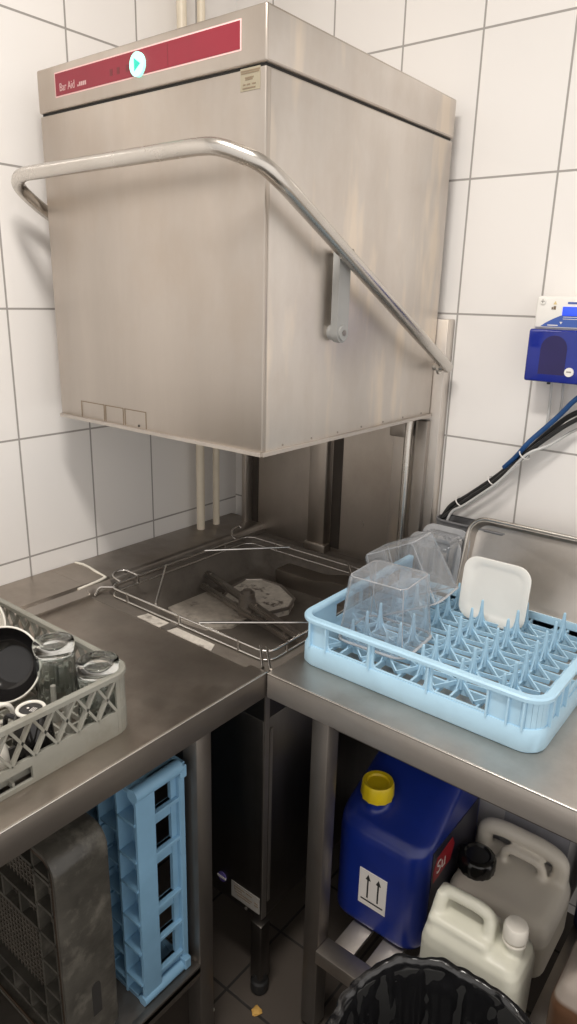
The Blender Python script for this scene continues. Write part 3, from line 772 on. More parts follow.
for i, xx in enumerate(PXS):
    for yy in PYS:
        for s in (-1, 1):
            ex = xx + s * .039
            bar(bm, (xx + s * .006, yy, gz + .014), (ex, yy + .026, gz + .002), .003, .008)
            bar(bm, (xx + s * .006, yy, gz + .014), (ex, yy - .026, gz + .002), .003, .008)
for k in range(6):
    xx = RX0 + .045 + k * .079
    bar(bm, (xx, RY0 + .012, gz - .004), (xx, RY1 - .012, gz - .004), .004, .008)
finish('base_grid', bm, M['blue_rack'], pr, 0)
bm = B()
lathe(bm, [(.0075, .0), (.0062, .016), (.0042, .040), (.0030, .056), (.0026, .0595), (.0012, .061)], (0, 0, 0), 8)
for a in (0, PI / 2, PI, 1.5 * PI):
    c, s = math.cos(a), math.sin(a)
    v = [bm.verts.new((c * u - s * w, s * u + c * w, z)) for w in (-.0012, .0012) for u, z in ((.004, 0), (.019, 0), (.0065, .022), (.004, .035))]
    for q in ((0, 1, 2, 3), (7, 6, 5, 4), (0, 4, 5, 1), (1, 5, 6, 2), (2, 6, 7, 3)): bm.faces.new([v[k] for k in q])
peg0 = finish('peg', bm, M['blue_rack'], pr, 40, local=True)
first = True
for xx in PXS:
    for yy in PYS:
        o = peg0 if first else peg0.copy()
        if not first: COL.objects.link(o); o.parent = pr
        first = False
        o.location = Vector((xx, yy, gz + .004)) - pr.location

# ------------------------------------------------------------------ clear containers, tray, plate
def container(name, loc, rot, w, d, h, label, mat, rim_mat, group=None, flange=.009, taper=.028):
    r = empty(name, loc, label, 'container', group, rot)
    bm = B()   # local: mouth at z=0 opening down, closed end up
    rings = []
    for k, z in enumerate((.002, .02, .06, h - .016, h - .007, h - .002)):
        f = z / h; ins = taper * f + (0, 0, 0, 0, .001, .005)[k]
        rings.append([(u, v, z) for u, v in rrect(w - 2 * flange - ins, d - 2 * flange - ins, .015, 6)])
    rings.append([(u, v, h) for u, v in rrect(w - 2 * flange - taper - .018, d - 2 * flange - taper - .018, .012, 6)])
    loft(bm, rings, False, True); finish('body', bm, mat, r, 60, local=True, recalc=False)
    bm = B()
    loft(bm, [[(u, v, .003) for u, v in rrect(w - 2 * flange, d - 2 * flange, .025, 6)], [(u, v, .003) for u, v in rrect(w, d, .03, 6)],
              [(u, v, -.001) for u, v in rrect(w, d, .03, 6)], [(u, v, -.001) for u, v in rrect(w - 2 * flange, d - 2 * flange, .025, 6)]], False, False)
    sweep(bm, [(u, v, .001) for u, v in rrect(w, d, .03, 6)], .0016, 6, closed=True)
    finish('rim', bm, rim_mat, r, 60, local=True)
    bm = B()
    tw, td = w - 2 * flange - taper - .006, d - 2 * flange - taper - .006
    sweep(bm, [(u, v, h - .003) for u, v in rrect(tw, td, .014, 6)], .0013, 6, closed=True)
    for a, b in ((1, 1), (-1, 1), (-1, -1), (1, -1)):
        sweep(bm, [(a * (w / 2 - flange - .0045), b * (d / 2 - flange - .0045), .004), (a * (tw / 2 - .0045), b * (td / 2 - .0045), h - .004)], .0012, 6)
    finish('moulded_edge', bm, rim_mat, r, 60, local=True)
    return r
container('clear_container', (.866, -.486, .8895), (0, 0, math.radians(3)), .158, .148, .140, 'clear plastic container upside down over the pegs, nearest the front-left corner', M['clear'], M['clear_rim'], flange=.004, taper=.022)
container('clear_container', (.850, -.318, .905), (math.radians(-4), math.radians(-26), math.radians(8)), .158, .152, .140, 'clear plastic container tipped over onto pegs behind the upright one', M['clear'], M['clear_rim'], flange=.004, taper=.022)
container('clear_container', (.783, -.128, .924), (math.radians(80), 0, 0), .142, .140, .034, 'clear plastic container on its side, open end forward, beside the steel tray', M['clear'], M['clear_rim'], flange=.013, taper=.01)
container('clear_container', (.798, -.100, .941), (math.radians(80), 0, 0), .128, .145, .028, 'clear plastic container nested behind the one lying on its side', M['clear'], M['clear_rim'], flange=.012, taper=.01)
container('grey_container', (.845, -.037, 1.020), (PI, 0, 0), .200, .062, .165, 'dark grey plastic pan standing against the tiles behind the steel tray', M['grey_plastic2'], M['grey_plastic2'], flange=.004, taper=.012)

tr = empty('baking_tray', (1.11, -.14, .8505), 'large stainless steel tray with rolled rim leaning near the right wall', 'tray')
def tray_pt(u, v, w):   # u along x, v up the slope, w out of the face
    dirv = Vector((0, .062, .196)).normalized(); nrm = Vector((0, -.196, .062)).normalized()
    return Vector((1.118 + u, -.140, .8555)) + dirv * v + nrm * w
TW, TH = .530, .206
bm = B()
def tr_ring(w_, h_, r_, off): return [tray_pt(u, TH / 2 + v, off) for u, v in rrect(w_, h_, r_, 6)]
loft(bm, [tr_ring(TW, TH, .042, .0), tr_ring(TW - .012, TH - .012, .036, .0), tr_ring(TW - .016, TH - .016, .034, -.004), tr_ring(TW - .028, TH - .028, .030, -.022), tr_ring(TW - .046, TH - .046, .026, -.025)], False, True)
finish('pan', bm, M['steel_tray'], tr, 50)
bm = B(); sweep(bm, tr_ring(TW, TH, .042, .0), .0042, 8, closed=True); finish('rolled_rim', bm, M['tube'], tr, 60)

pl = empty('square_plate', (.994, -.256, .8725), 'small white square plate standing upright among the blue rack pegs', 'plate', rot=(math.radians(83), 0, math.radians(1)))
bm = B()
def pring(s, z, r): return [(u, v + .0725, z) for u, v in rrect(s * .150, s * .145, r, 6)]
loft(bm, [pring(.62, -.010, .02), pring(.72, -.009, .024), pring(.95, -.001, .030), pring(1, .001, .032), pring(1, .003, .032), pring(.97, .004, .030), pring(.76, -.004, .024), pring(.66, -.006, .02)])
finish('plate_body', bm, M['plate'], pl, 60, local=True)

# ------------------------------------------------------------------ grey rack with glasses on the left table
GX0, GX1, GY0, GY1, GZ = .172, .664, -1.462, -.970, .8400
gr = empty('glass_rack', ((GX0 + GX1) / 2, (GY0 + GY1) / 2, GZ), 'grey plastic rack with lattice sides on the left drain table, holding glasses and cups', 'rack')
gx, gy = (GX0 + GX1) / 2, (GY0 + GY1) / 2; gw, gd = GX1 - GX0, GY1 - GY0
def gring(ins, z, r=.036): return [(gx + u, gy + v, z) for u, v in rrect(gw - 2 * ins, gd - 2 * ins, r - ins * .5, 7)]
GT = GZ + .112
bm = B()   # solid lower band, with a hand slot in the side facing the room
slot0, slot1 = -1.320, -1.166
def gband(bm, pts, zlo, zhi, t): band(bm, pts, zlo, zhi, t)
xo, yo0, yo1, rg_ = GX1 - .003, GY0 + .003, GY1 - .003, .034
corner = lambda cx, cy, a0: arc(cx, cy, rg_, a0, a0 + PI / 2, 7)
path = [(xo, slot1)] + corner(xo - rg_, yo1 - rg_, 0) + corner(GX0 + .003 + rg_, yo1 - rg_, PI / 2) + corner(GX0 + .003 + rg_, yo0 + rg_, PI) + corner(xo - rg_, yo0 + rg_, 1.5 * PI) + [(xo, slot0)]
gband(bm, path, GZ, GZ + .046, .006)
box(bm, xo - .003, xo + .003, slot0 - .002, slot1 + .002, GZ + .031, GZ + .046)
box(bm, xo - .003, xo + .003, slot0 - .002, slot1 + .002, GZ, GZ + .008)
finish('lower_band', bm, M['grey_rack'], gr, 30)
bm = B(); box(bm, xo - .045, xo - .040, slot0 - .01, slot1 + .01, GZ + .004, GZ + .044); box(bm, xo - .045, xo - .001, slot0 - .01, slot0 - .006, GZ + .004, GZ + .044); box(bm, xo - .045, xo - .001, slot1 + .006, slot1 + .01, GZ + .004, GZ + .044)
finish('slot_box', bm, M['gap'], gr, 0)
bm = B()   # top rail all round
rings = []
cl = [(gx + u, gy + v) for u, v in rrect(gw - .004, gd - .004, .035, 7)]
n = len(cl)
rv = []
for i in range(n):
    a = Vector(cl[i - 1]); b = Vector(cl[(i + 1) % n]); td = (b - a).normalized(); nr = Vector((td.y, -td.x))
    rv.append([bm.verts.new((cl[i][0] + nr.x * s, cl[i][1] + nr.y * s, GT + h)) for s, h in ((-.007, -.008), (-.007, .000), (-.005, .002), (.002, .002), (.004, .0), (.004, -.008))])
for i in range(n):
    for k in range(6): bm.faces.new([rv[i][k], rv[i][(k + 1) % 6], rv[(i + 1) % n][(k + 1) % 6], rv[(i + 1) % n][k]])
finish('top_rail', bm, M['grey_rack'], gr, 40)
# corner panels between band and rail
for pts in (corner(xo - rg_, yo1 - rg_, 0), corner(GX0 + .003 + rg_, yo1 - rg_, PI / 2), corner(GX0 + .003 + rg_, yo0 + rg_, PI), corner(xo - rg_, yo0 + rg_, 1.5 * PI)):
    bm = B(); gband(bm, pts, GZ + .044, GT - .006, .0045); finish('corner_panel', bm, M['grey_rack'], gr, 30)
# diamond lattice on all sides
zl, zh = GZ + .044, GT - .005
ln = gd - 2 * .037
cnt = 11
for axis in ('y0', 'y1', 'x0', 'x1'):
    bm = B()
    for k in range(cnt + 1):
        for s in (-1, 1):
            u0 = k * ln / cnt; u1 = u0 + s * ln / cnt * 1.0
            za, zb = zl, zh
            u1c = min(max(u1, 0), ln)
            if u1c == u0: continue
            zb = za + (zh - zl) * abs(u1c - u0) / (ln / cnt)
            def P(u, z):
                if axis == 'x1': return (GX1 - .0035, GY0 + .037 + u, z)
                if axis == 'x0': return (GX0 + .0035, GY0 + .037 + u, z)
                if axis == 'y1': return (GX0 + .037 + u, GY1 - .0035, z)
                return (GX0 + .037 + u, GY0 + .0035, z)
            nrm = (1, 0, 0) if axis[0] == 'x' else (0, 1, 0)
            bar(bm, P(u0, za), P(u1c, zb), .0045, .007, nrm) if False else bar(bm, P(u0, za), P(u1c, zb), .0042, .008, nrm)
    finish('lattice', bm, M['grey_rack'], gr, 0)
bm = B()   # base grid and compartment posts
for k in range(12):
    u = .02 + k * (gw - .04) / 11
    bar(bm, (GX0 + u, GY0 + .005, GZ + .012), (GX0 + u, GY1 - .005, GZ + .012), .004, .012)
    bar(bm, (GX0 + .005, GY0 + u, GZ + .010), (GX1 - .005, GY0 + u, GZ + .010), .004, .010)
finish('base_grid', bm, M['grey_rack'], gr, 0)
for x, y in ((.566, -1.062), (.612, -1.068), (.47, -1.00), (.54, -.985)):
    bm = B(); sweep(bm, [(x, y, GZ + .012), (x, y, GZ + .080)], [.006, .0045], 8); finish('divider_post', bm, M['grey_rack'], gr, 50)

def tumbler(loc, label):
    r = empty('tumbler', loc, label, 'glass', 'upturned ribbed tumblers')
    bm = B(); nn = 72
    rib = lambda a, z: 1 + (.022 * math.cos(24 * a) if .012 < z < .080 else 0)
    # upside down: mouth at z=0, thick base on top
    up = lambda pr_: [(a * 1.10, b * 1.07) for a, b in pr_]
    lathe(bm, up([(.0315, 0), (.0325, .002), (.0325, .012), (.032, .03), (.031, .060), (.0305, .080), (.0315, .088), (.0325, .096), (.031, .102), (.027, .1035), (.022, .1015), (.012, .099), (.002, .0985)]), (0, 0, 0), nn, rib, False, True)
    lathe(bm, up([(.0005, .084), (.018, .084), (.025, .081), (.0275, .070), (.0285, .03), (.0295, .004), (.0305, .0005), (.0315, 0)]), (0, 0, 0), nn, None, True, False)
    bmesh.ops.remove_doubles(bm, verts=bm.verts, dist=1e-5)
    finish('glass_body', bm, M['glass'], r, 60, local=True)
    return r
t1 = tumbler((.510, -1.020, .8585), 'upturned ribbed glass tumbler in the grey rack beside the black bowl')
copy_thing(t1, (.624, -1.012, .8585), 'upturned ribbed glass tumbler in the near right corner of the grey rack')

def bowl(name, loc, rot, R, depth, inner, outer, label, rimmat=None):
    r = empty(name, loc, label, 'bowl', None, rot)
    bm = B(); lathe(bm, [(R * .45, -depth), (R * .5, -depth), (R * .78, -depth * .72), (R * .95, -depth * .35), (R, 0)], (0, 0, 0), 40, None, True, False); finish('outside', bm, outer, r, 60, local=True)
    bm = B(); lathe(bm, [(R * .40, -depth + .006), (R * .5, -depth + .006), (R * .74, -depth * .68), (R * .91, -depth * .33), (R * .965, 0)], (0, 0, 0), 40, None, True, False); finish('inside', bm, inner, r, 60, local=True)
    bm = B(); sweep(bm, [(R * .983 * math.cos(2 * PI * k / 48), R * .983 * math.sin(2 * PI * k / 48), 0) for k in range(48)], R * .022 + .0004, 8, closed=True); finish('rim', bm, rimmat or outer, r, 60, local=True)
    return r
bowl('bowl', (.455, -1.085, .928), (math.radians(62), 0, math.radians(38)), .066, .05, M['black_glaze'], M['white_glaze'], 'bowl with glossy black inside and thin white rim, tilted up in the grey rack')
bowl('bowl', (.300, -1.066, .938), (math.radians(65), 0, math.radians(40)), .070, .05, M['white_glaze'], M['white_glaze'], 'plain white bowl tilted up behind the black one')

def cup(name, loc, rot, R, h, body, foot, label, handle=True):
    r = empty(name, loc, label, 'cup', None, rot)
    bm = B(); lathe(bm, [(R, 0), (R * 1.0, h * .15), (R * .95, h * .5), (R * .80, h * .85), (R * .66, h), (R * .1, h * 1.0)], (0, 0, 0), 36, None, False, True)
    lathe(bm, [(R * .95, 0.0), (R * .88, h * .5), (R * .60, h * .92), (R * .05, h * .93)], (0, 0, 0), 36, None, False, True)
    finish('cup_body', bm, body, r, 50, local=True)
    bm = B(); sweep(bm, [(R * .62 * math.cos(2 * PI * k / 36), R * .62 * math.sin(2 * PI * k / 36), h + .0005) for k in range(36)], .0030, 8, closed=True); finish('foot_ring', bm, foot, r, 60, local=True)
    if handle:
        bm = B(); sweep(bm, rounded_path([(R * .88, 0, h * .68), (R * 1.5, 0, h * .72), (R * 1.65, 0, h * .4), (R * 1.35, 0, h * .2), (R * .95, 0, h * .22)], .012), .0042, 10); finish('cup_handle', bm, body, r, 60, local=True)
    return r
ec = cup('espresso_cup', (.618, -1.134, .8595), (0, 0, math.radians(200)), .0325, .073, M['black_glaze'], M['white_glaze'], 'upturned black espresso cup showing its white foot ring, against the rack side')
bm = B()
for k in range(3): box(bm, -.0075 + k * .003, -.0065 + k * .003, -.006, .005, .0728, .0735)
lathe(bm, [(.002, .0728), (.002, .0736)], (.006, -.001, 0), 12)
finish('base_print', bm, M['label_white'], ec, 0, local=True)
cup('white_cup', (.520, -1.172, .860), (math.radians(10), math.radians(-8), math.radians(60)), .036, .070, M['white_glaze'], M['white_glaze'], 'upturned white cup with a handle, left of the black espresso cup')
cup('white_cup', (.612, -1.212, .8585), (0, 0, math.radians(150)), .036, .062, M['white_glaze'], M['white_glaze'], 'upturned white cup at the near edge of the grey rack, cut by the picture edge')

# ------------------------------------------------------------------ racks standing under the left table
SH = .240
br = empty('blue_rack', (.440, -.945, SH), 'blue plastic dish rack standing on its side under the left table', 'rack')
X1, X0 = .690, .190; ya, yb, yc = -1.000, -.958, -.890; zb, zt = SH + .002, SH + .490
bm = B()   # solid band ring (near the base of the rack)
loopo = [((X0 + X1) / 2 + u, (zb + zt) / 2 + v) for u, v in rrect(X1 - X0, zt - zb, .020, 5)]
loopi = [((X0 + X1) / 2 + u, (zb + zt) / 2 + v) for u, v in rrect(X1 - X0 - .012, zt - zb - .012, .015, 5)]
loft(bm, [[(u, ya, v) for u, v in loopo], [(u, yb, v) for u, v in loopo], [(u, yb, v) for u, v in loopi], [(u, ya, v) for u, v in loopi], [(u, ya, v) for u, v in loopo]], False, False)
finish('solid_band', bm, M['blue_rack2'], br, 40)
bm = B()   # windowed wall facing the room
wins = [(.655, .708), (.567, .623), (.442, .532), (.364, .410), (.286, .348)]
zz = [zb] + [v for w in sorted(wins) for v in w] + [zt]
wx0, wx1 = X1 - .016, X1 - .010
for a, b in zip(zz[0::2], zz[1::2]):
    box(bm, X1 - .022, X1 - .014, yb - .002, yc - .006, a, b)
    box(bm, X1 - .022, X1 - .004, yb - .001, yc - .004, b - .008, b, .001, 1)
box(bm, X1 - .020, X1 - .012, yc - .020, yc - .004, zb, zt); box(bm, X1 - .020, X1 - .003, yc - .007, yc, zb, zt, .001, 1)
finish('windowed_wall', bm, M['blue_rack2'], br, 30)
bm = B()   # rim edge that runs round the mouth of the rack
for (p, q) in (((X1 - .008, zb), (X1 - .008, zt)), ((X0 + .008, zb), (X0 + .008, zt)), ((X0, zb + .006), (X1, zb + .006)), ((X0, zt - .006), (X1, zt - .006))):
    bar(bm, (p[0], yc, p[1]), (q[0], yc, q[1]), .012, .010, (0, 1, 0))
for z in (zb + .016, zt - .014): box(bm, X1 - .012, X1 + .008, yc - .012, yc + .004, z - .014, z + .012, .002, 1)
finish('mouth_rim', bm, M['blue_rack2'], br, 30)
bm = B(); cyl(bm, (X1 - .004, ya - .004, zt - .006), (X1 - .004, yc - .006, zt - .006), .0135, 18); finish('corner_roll', bm, M['blue_rack2'], br, 40); bm = B(); cyl(bm, (X1 - .006, ya - .002, zb + .008), (X1 - .006, yc, zb + .008), .011, 18)
finish('corner_roll', bm, M['blue_rack2'], br, 40)
bm = B()   # top and bottom walls
box(bm, X0, X1 - .02, ya, yc, zt - .010, zt - .004); box(bm, X0, X1 - .02, ya, yc, zb + .004, zb + .010); box(bm, X0, X0 + .006, ya, yc, zb, zt)
finish('side_wall', bm, M['blue_rack2'], br, 0)
bm = B()   # pockets along the bottom edge, seen from the room
for z in (.661, .581, .515, .437, .366, .290):
    box(bm, X1 - .052, X1 - .004, ya - .003, ya + .028, z - .0025, z + .0025)
box(bm, X1 - .054, X1 - .049, ya - .003, ya + .028, zb, zt)
box(bm, X1 - .110, X1 - .105, ya - .003, ya + .028, zb, zt)
for z in (.70, .62, .545, .475, .40, .33, .27):
    box(bm, X1 - .110, X1 - .05, ya - .002, ya + .028, z - .002, z + .002)
for k in range(6): box(bm, X0 + .03 + k * .055, X0 + .034 + k * .055, ya - .002, ya + .02, zb, zt)
for k in range(8): box(bm, X0, X1 - .1, ya - .002, ya + .02, zb + .03 + k * .055, zb + .034 + k * .055)
box(bm, X0, X1 - .006, ya + .028, ya + .032, zb, zt)
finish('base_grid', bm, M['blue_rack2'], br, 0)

gc = empty('grey_crate', (.44, -1.115, SH), 'worn dark grey plastic rack standing on its side under the left table, nearest the viewer', 'rack')
cx0, cx1, cya, cyb, cz0, cz1 = .190, .690, -1.162, -1.060, SH + .001, SH + .462
cxm, czm = (cx0 + cx1) / 2, (cz0 + cz1) / 2
def cring(ins, y, r=.040): return [(cxm + u, y, czm + v) for u, v in rrect(cx1 - cx0 - 2 * ins, cz1 - cz0 - 2 * ins, max(r - ins, .01), 8)]
bm = B()
loft(bm, [cring(.007, cya, .036), cring(.003, cya), cring(0, cya + .006), cring(0, cyb - .008), cring(.003, cyb), cring(.010, cyb), cring(.010, cya + .020), cring(.010, cya), cring(.007, cya, .036)], False, False)
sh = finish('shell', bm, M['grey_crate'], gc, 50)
bm = B(); loft(bm, [cring(.011, cya + .003), cring(.011, cya + .001), cring(.017, cya + .001), cring(.017, cya + .003)], False, False); finish('rim_line', bm, M['rim_brown'], sh, 30)  # thin brown line set round the rim channel
bm = B()   # hand slot in the visible side
zs0, zs1 = .330, .402
prism(bm, [(-1.104 + .009 * math.cos(a * PI / 8), zs1 - .009 + .009 * math.sin(a * PI / 8)) for a in range(0, 9)] + [(-1.113, zs0), (-1.095, zs0)], 'x', cx1 - .002, cx1 + .0008); finish('hand_slot', bm, M['gap'], sh, 30)
bm = B(); box(bm, cx0 + .012, cx1 - .012, cya + .022, cya + .026, cz0 + .012, cz1 - .012); finish('base_mesh', bm, M['crate_in'], gc, 0)
bm = B()   # ribs: a column of square pockets by the edge and a row across
ex = cx1 - .018
for xx in (ex, ex - .048): box(bm, xx - .003, xx + .003, cya + .001, cya + .024, cz0 + .014, cz1 - .014)
k = 0; z = cz0 + .03
while z < cz1 - .02:
    box(bm, ex - .048, ex, cya + .001, cya + .024, z - .003, z + .003); z += .062
for zz_ in (.520, .568, .300, .348): box(bm, cx0 + .015, ex - .048, cya + .001, cya + .022, zz_ - .003, zz_ + .003)
for k in range(7):
    xx = ex - .048 - .055 * (k + 1)
    for za_, zb_ in ((.520, .568), (.300, .348)): box(bm, xx - .003, xx + .003, cya + .001, cya + .022, za_, zb_)
box(bm, cx0 + .015, ex, cya + .001, cya + .022, cz1 - .052, cz1 - .046)
finish('base_ribs', bm, M['grey_crate'], gc, 0)
bm = B()   # fine weave of the base
for k in range(40):
    xx = cx0 + .02 + k * .011
    if xx < ex - .05: box(bm, xx - .0012, xx + .0012, cya + .016, cya + .021, cz0 + .014, cz1 - .014)
for k in range(40):
    zz_ = cz0 + .02 + k * .011
    if zz_ < cz1 - .02: box(bm, cx0 + .014, ex - .05, cya + .017, cya + .020, zz_ - .0012, zz_ + .0012)
finish('base_weave', bm, M['crate_in'], gc, 0)

# ------------------------------------------------------------------ canisters under the right table
SZ = .2465
def body_rings(cx, cy, w, d, r, zs):
    return [[(cx + u + ox, cy + v + oy, z) for u, v in rrect(w - 2 * ins, d - 2 * ins, max(r - ins * .6, .008), 6)] for z, ins, ox, oy in zs]

jb = empty('blue_canister', (.945, -.44, SZ), 'tall royal blue chemical canister with yellow cap on the shelf under the right table', 'canister')
bm = B()
rings = []
for z, y0_, ins in ((SZ, -.578, .014), (SZ + .006, -.588, .004), (SZ + .016, -.592, 0), (SZ + .10, -.592, 0), (SZ + .225, -.592, 0), (SZ + .245, -.588, 0), (SZ + .260, -.574, 0), (SZ + .280, -.535, .001), (SZ + .335, -.440, .004), (SZ + .362, -.395, .012), (SZ + .376, -.370, .028), (SZ + .380, -.355, .045)):
    d_ = -.285 - y0_
    rings.append([(.940 + u, (y0_ - .285) / 2 + v, z) for u, v in rrect(.212 - 2 * ins, d_ - ins, .042, 7)])
loft(bm, rings)
cyl(bm, (.897, -.522, SZ + .25), (.897, -.526, SZ + .300), .029, 24)
remeshed('canister_body', bm, M['jerry_blue'], jb, .0045, 3)
bm = B()
nn = 36
cp = [(.033, -.004), (.034, .001), (.034, .028), (.032, .033), (.026, .032), (.024, .0315), (.022, .027), (.004, .027)]
lathe(bm, cp, (.897, -.526, SZ + .298), nn, lambda a, z: 1 + (.05 if (math.cos(12 * a) > .2 and z < .026) else 0), True, True)
finish('screw_cap', bm, M['yellow'], jb, 40)
# white two-arrow label on the front
lx0, lx1, lz0, lz1, ly = .906, .972, .316, .406, -.5922
bm = B(); box(bm, lx0, lx1, ly - .0012, ly + .001, lz0, lz1); lb = finish('arrow_label', bm, M['label_white'], jb, smooth=0)
bm = B()
for ax in (.9275, .9525):
    box(bm, ax - .0018, ax + .0018, ly - .0018, ly - .0010, .338, .386)
    prism(bm, [(ax - .0062, .384), (ax + .0062, .384), (ax, .398)], 'y', ly - .0018, ly - .0010)
box(bm, .912, .966, ly - .0018, ly - .0010, .3285, .3318)
finish('up_arrows', bm, M['dark_ink'], lb, 0)
# dark product label on the right side
bm = B(); box(bm, 1.0440, 1.0475, -.550, -.330, .30, .492, .0008, 1); sl = finish('side_label', bm, M['label_dark'], jb, smooth=0)
RZX = Matrix.Rotation(PI / 2, 4, 'Z') @ Matrix.Rotation(PI / 2, 4, 'X')
bm = B(); prism(bm, [(-.540, .412), (-.544, .440), (-.530, .468), (-.462, .474), (-.450, .452), (-.462, .418)], 'x', 1.0475, 1.0482); finish('label_emblem', bm, M['label_red'], sl, 0)
text_mesh('label_lettering', 'Su', .045, M['label_white'], sl, Matrix.Translation((1.0486, -.531, .427)) @ RZX)

jw = empty('white_canister', (1.17, -.60, SZ), 'small white plastic canister with white cap and moulded handle, in front on the shelf', 'canister')
bm = B()
wx, wy, ww, wd = 1.173, -.600, .190, .122
loft(bm, body_rings(wx, wy, ww, wd, .026, [(SZ, .010, 0, 0), (SZ + .008, .001, 0, 0), (SZ + .02, 0, 0, 0), (SZ + .150, 0, 0, 0), (SZ + .170, .004, 0, 0), (SZ + .182, .013, 0, 0), (SZ + .187, .026, 0, 0)]))
sweep(bm, rounded_path([(1.0945, wy, SZ + .10), (1.0945, wy, SZ + .20), (1.098, wy, SZ + .233), (1.165, wy, SZ + .236), (1.190, wy, SZ + .230), (1.196, wy, SZ + .150)], .020), .0125, 14)
box(bm, 1.084, 1.207, wy - .045, wy + .045, SZ + .08, SZ + .200, .012, 3)
sweep(bm, [(1.0955, wy - .030, SZ + .05), (1.0955, wy - .026, SZ + .17), (1.098, wy - .006, SZ + .232)], [.016, .015, .012], 12)
sweep(bm, [(1.0955, wy + .030, SZ + .05), (1.0955, wy + .026, SZ + .17), (1.098, wy + .006, SZ + .232)], [.016, .015, .012], 12)
sweep(bm, [(1.196, wy - .028, SZ + .05), (1.196, wy - .026, SZ + .16), (1.193, wy - .004, SZ + .222)], [.016, .015, .011], 12)
sweep(bm, [(1.196, wy + .028, SZ + .05), (1.196, wy + .026, SZ + .16), (1.193, wy + .004, SZ + .222)], [.016, .015, .011], 12)
cyl(bm, (1.237, wy, SZ + .15), (1.237, wy, SZ + .208), .0180, 24)
remeshed('canister_body', bm, M['jerry_white'], jw, .0035, 5)
bm = B()
lathe(bm, [(.0205, .006), (.0212, .0), (.0214, .004)], (1.237, wy, SZ + .206), 28)
lathe(bm, [(.0214, .010), (.0218, .012), (.0214, .034), (.0195, .038), (.016, .0392), (.002, .0392)], (1.237, wy, SZ + .206), 48, lambda a, z: 1 + .018 * math.cos(24 * a) * (z < .037), True, True)
finish('screw_cap', bm, M['cap_white'], jw, 40)

jc = empty('milky_canister', (1.155, -.40, SZ), 'milky grey canister with large black cap, behind the small white one', 'canister')
bm = B()
mx, my, mw, md_ = 1.157, -.388, .214, .195
loft(bm, body_rings(mx, my, mw, md_, .035, [(SZ, .010, 0, 0), (SZ + .01, 0, 0, 0), (SZ + .110, 0, 0, 0), (SZ + .130, .006, 0, 0), (SZ + .140, .018, 0, 0), (SZ + .143, .03, 0, 0)]))
sweep(bm, rounded_path([(1.070, my + .055, SZ + .11), (1.072, my + .055, SZ + .188), (1.110, my + .055, SZ + .198), (1.200, my + .055, SZ + .198), (1.240, my + .055, SZ + .186), (1.240, my + .055, SZ + .09)], .03), .018, 12)
sweep(bm, rounded_path([(1.125, my + .03, SZ + .12), (1.125, my + .035, SZ + .172), (1.206, my + .035, SZ + .172), (1.214, my + .03, SZ + .12)], .02), .010, 10)
cyl(bm, (1.092, -.425, SZ + .12), (1.092, -.425, SZ + .158), .028, 20)
remeshed('canister_body', bm, M['jerry_clear'], jc, .0045, 4)
bm = B(); lathe(bm, [(.036, .0), (.038, .004), (.038, .030), (.034, .036), (.028, .038), (.024, .034), (.004, .034)], (1.092, -.425, SZ + .148), 40, lambda a, z: 1 + (.04 * (math.cos(16 * a) > 0) if z < .031 else 0)); finish('screw_cap', bm, M['black_cap'], jc, 40)

jn = empty('brown_canister', (1.39, -.56, SZ), 'milky canister part-filled with brown liquid at the right edge of the shelf', 'canister')
bm = B()
loft(bm, body_rings(1.412, -.560, .190, .180, .022, [(SZ, .010, 0, 0), (SZ + .008, 0, 0, 0), (SZ + .17, 0, 0, 0), (SZ + .21, .012, 0, 0), (SZ + .25, .040, 0, 0), (SZ + .262, .06, 0, 0)]))
sweep(bm, rounded_path([(1.365, -.56, SZ + .22), (1.365, -.56, SZ + .285), (1.435, -.56, SZ + .285), (1.445, -.56, SZ + .22)], .025), .014, 12)
remeshed('canister_body', bm, M['jerry_brown'], jn, .0045, 4)
bm = B(); lathe(bm, [(.022, 0), (.023, .03), (.018, .034), (.002, .034)], (1.470, -.56, SZ + .235), 24); finish('screw_cap', bm, M['cap_white'], jn, 40)

jg = empty('grey_canister', (1.10, -.16, SZ), 'big square grey canister against the wall behind the black-capped one', 'canister')
bm = B()
loft(bm, body_rings(1.112, -.155, .272, .230, .022, [(SZ, .008, 0, 0), (SZ + .008, 0, 0, 0), (SZ + .33, 0, 0, 0), (SZ + .36, .01, 0, 0), (SZ + .372, .03, 0, 0)]))
remeshed('canister_body', bm, M['jerry_grey'], jg, .005, 3)
bm = B(); lathe(bm, [(.026, 0), (.027, .03), (.02, .034), (.002, .034)], (1.05, -.18, SZ + .37), 24); finish('screw_cap', bm, M['black_cap'], jg, 40)
bm = B(); box(bm, 1.09, 1.235, -.2712, -.2695, .37, .50); finish('canister_label', bm, plain('grey_blue_label', (.36, .36, .40), .5), jg, 0)
jn2 = empty('navy_canister', (1.38, -.18, SZ), 'dark navy canister in shadow against the wall, right of the grey one', 'canister')
bm = B()
loft(bm, body_rings(1.385, -.185, .230, .250, .035, [(SZ, .008, 0, 0), (SZ + .008, 0, 0, 0), (SZ + .31, 0, 0, 0), (SZ + .35, .02, 0, 0), (SZ + .365, .05, 0, 0)]))
remeshed('canister_body', bm, M['navy'], jn2, .005, 3)
bm = B(); lathe(bm, [(.026, 0), (.027, .03), (.02, .034), (.002, .034)], (1.36, -.22, SZ + .36), 24); finish('screw_cap', bm, M['black_cap'], jn2, 40)

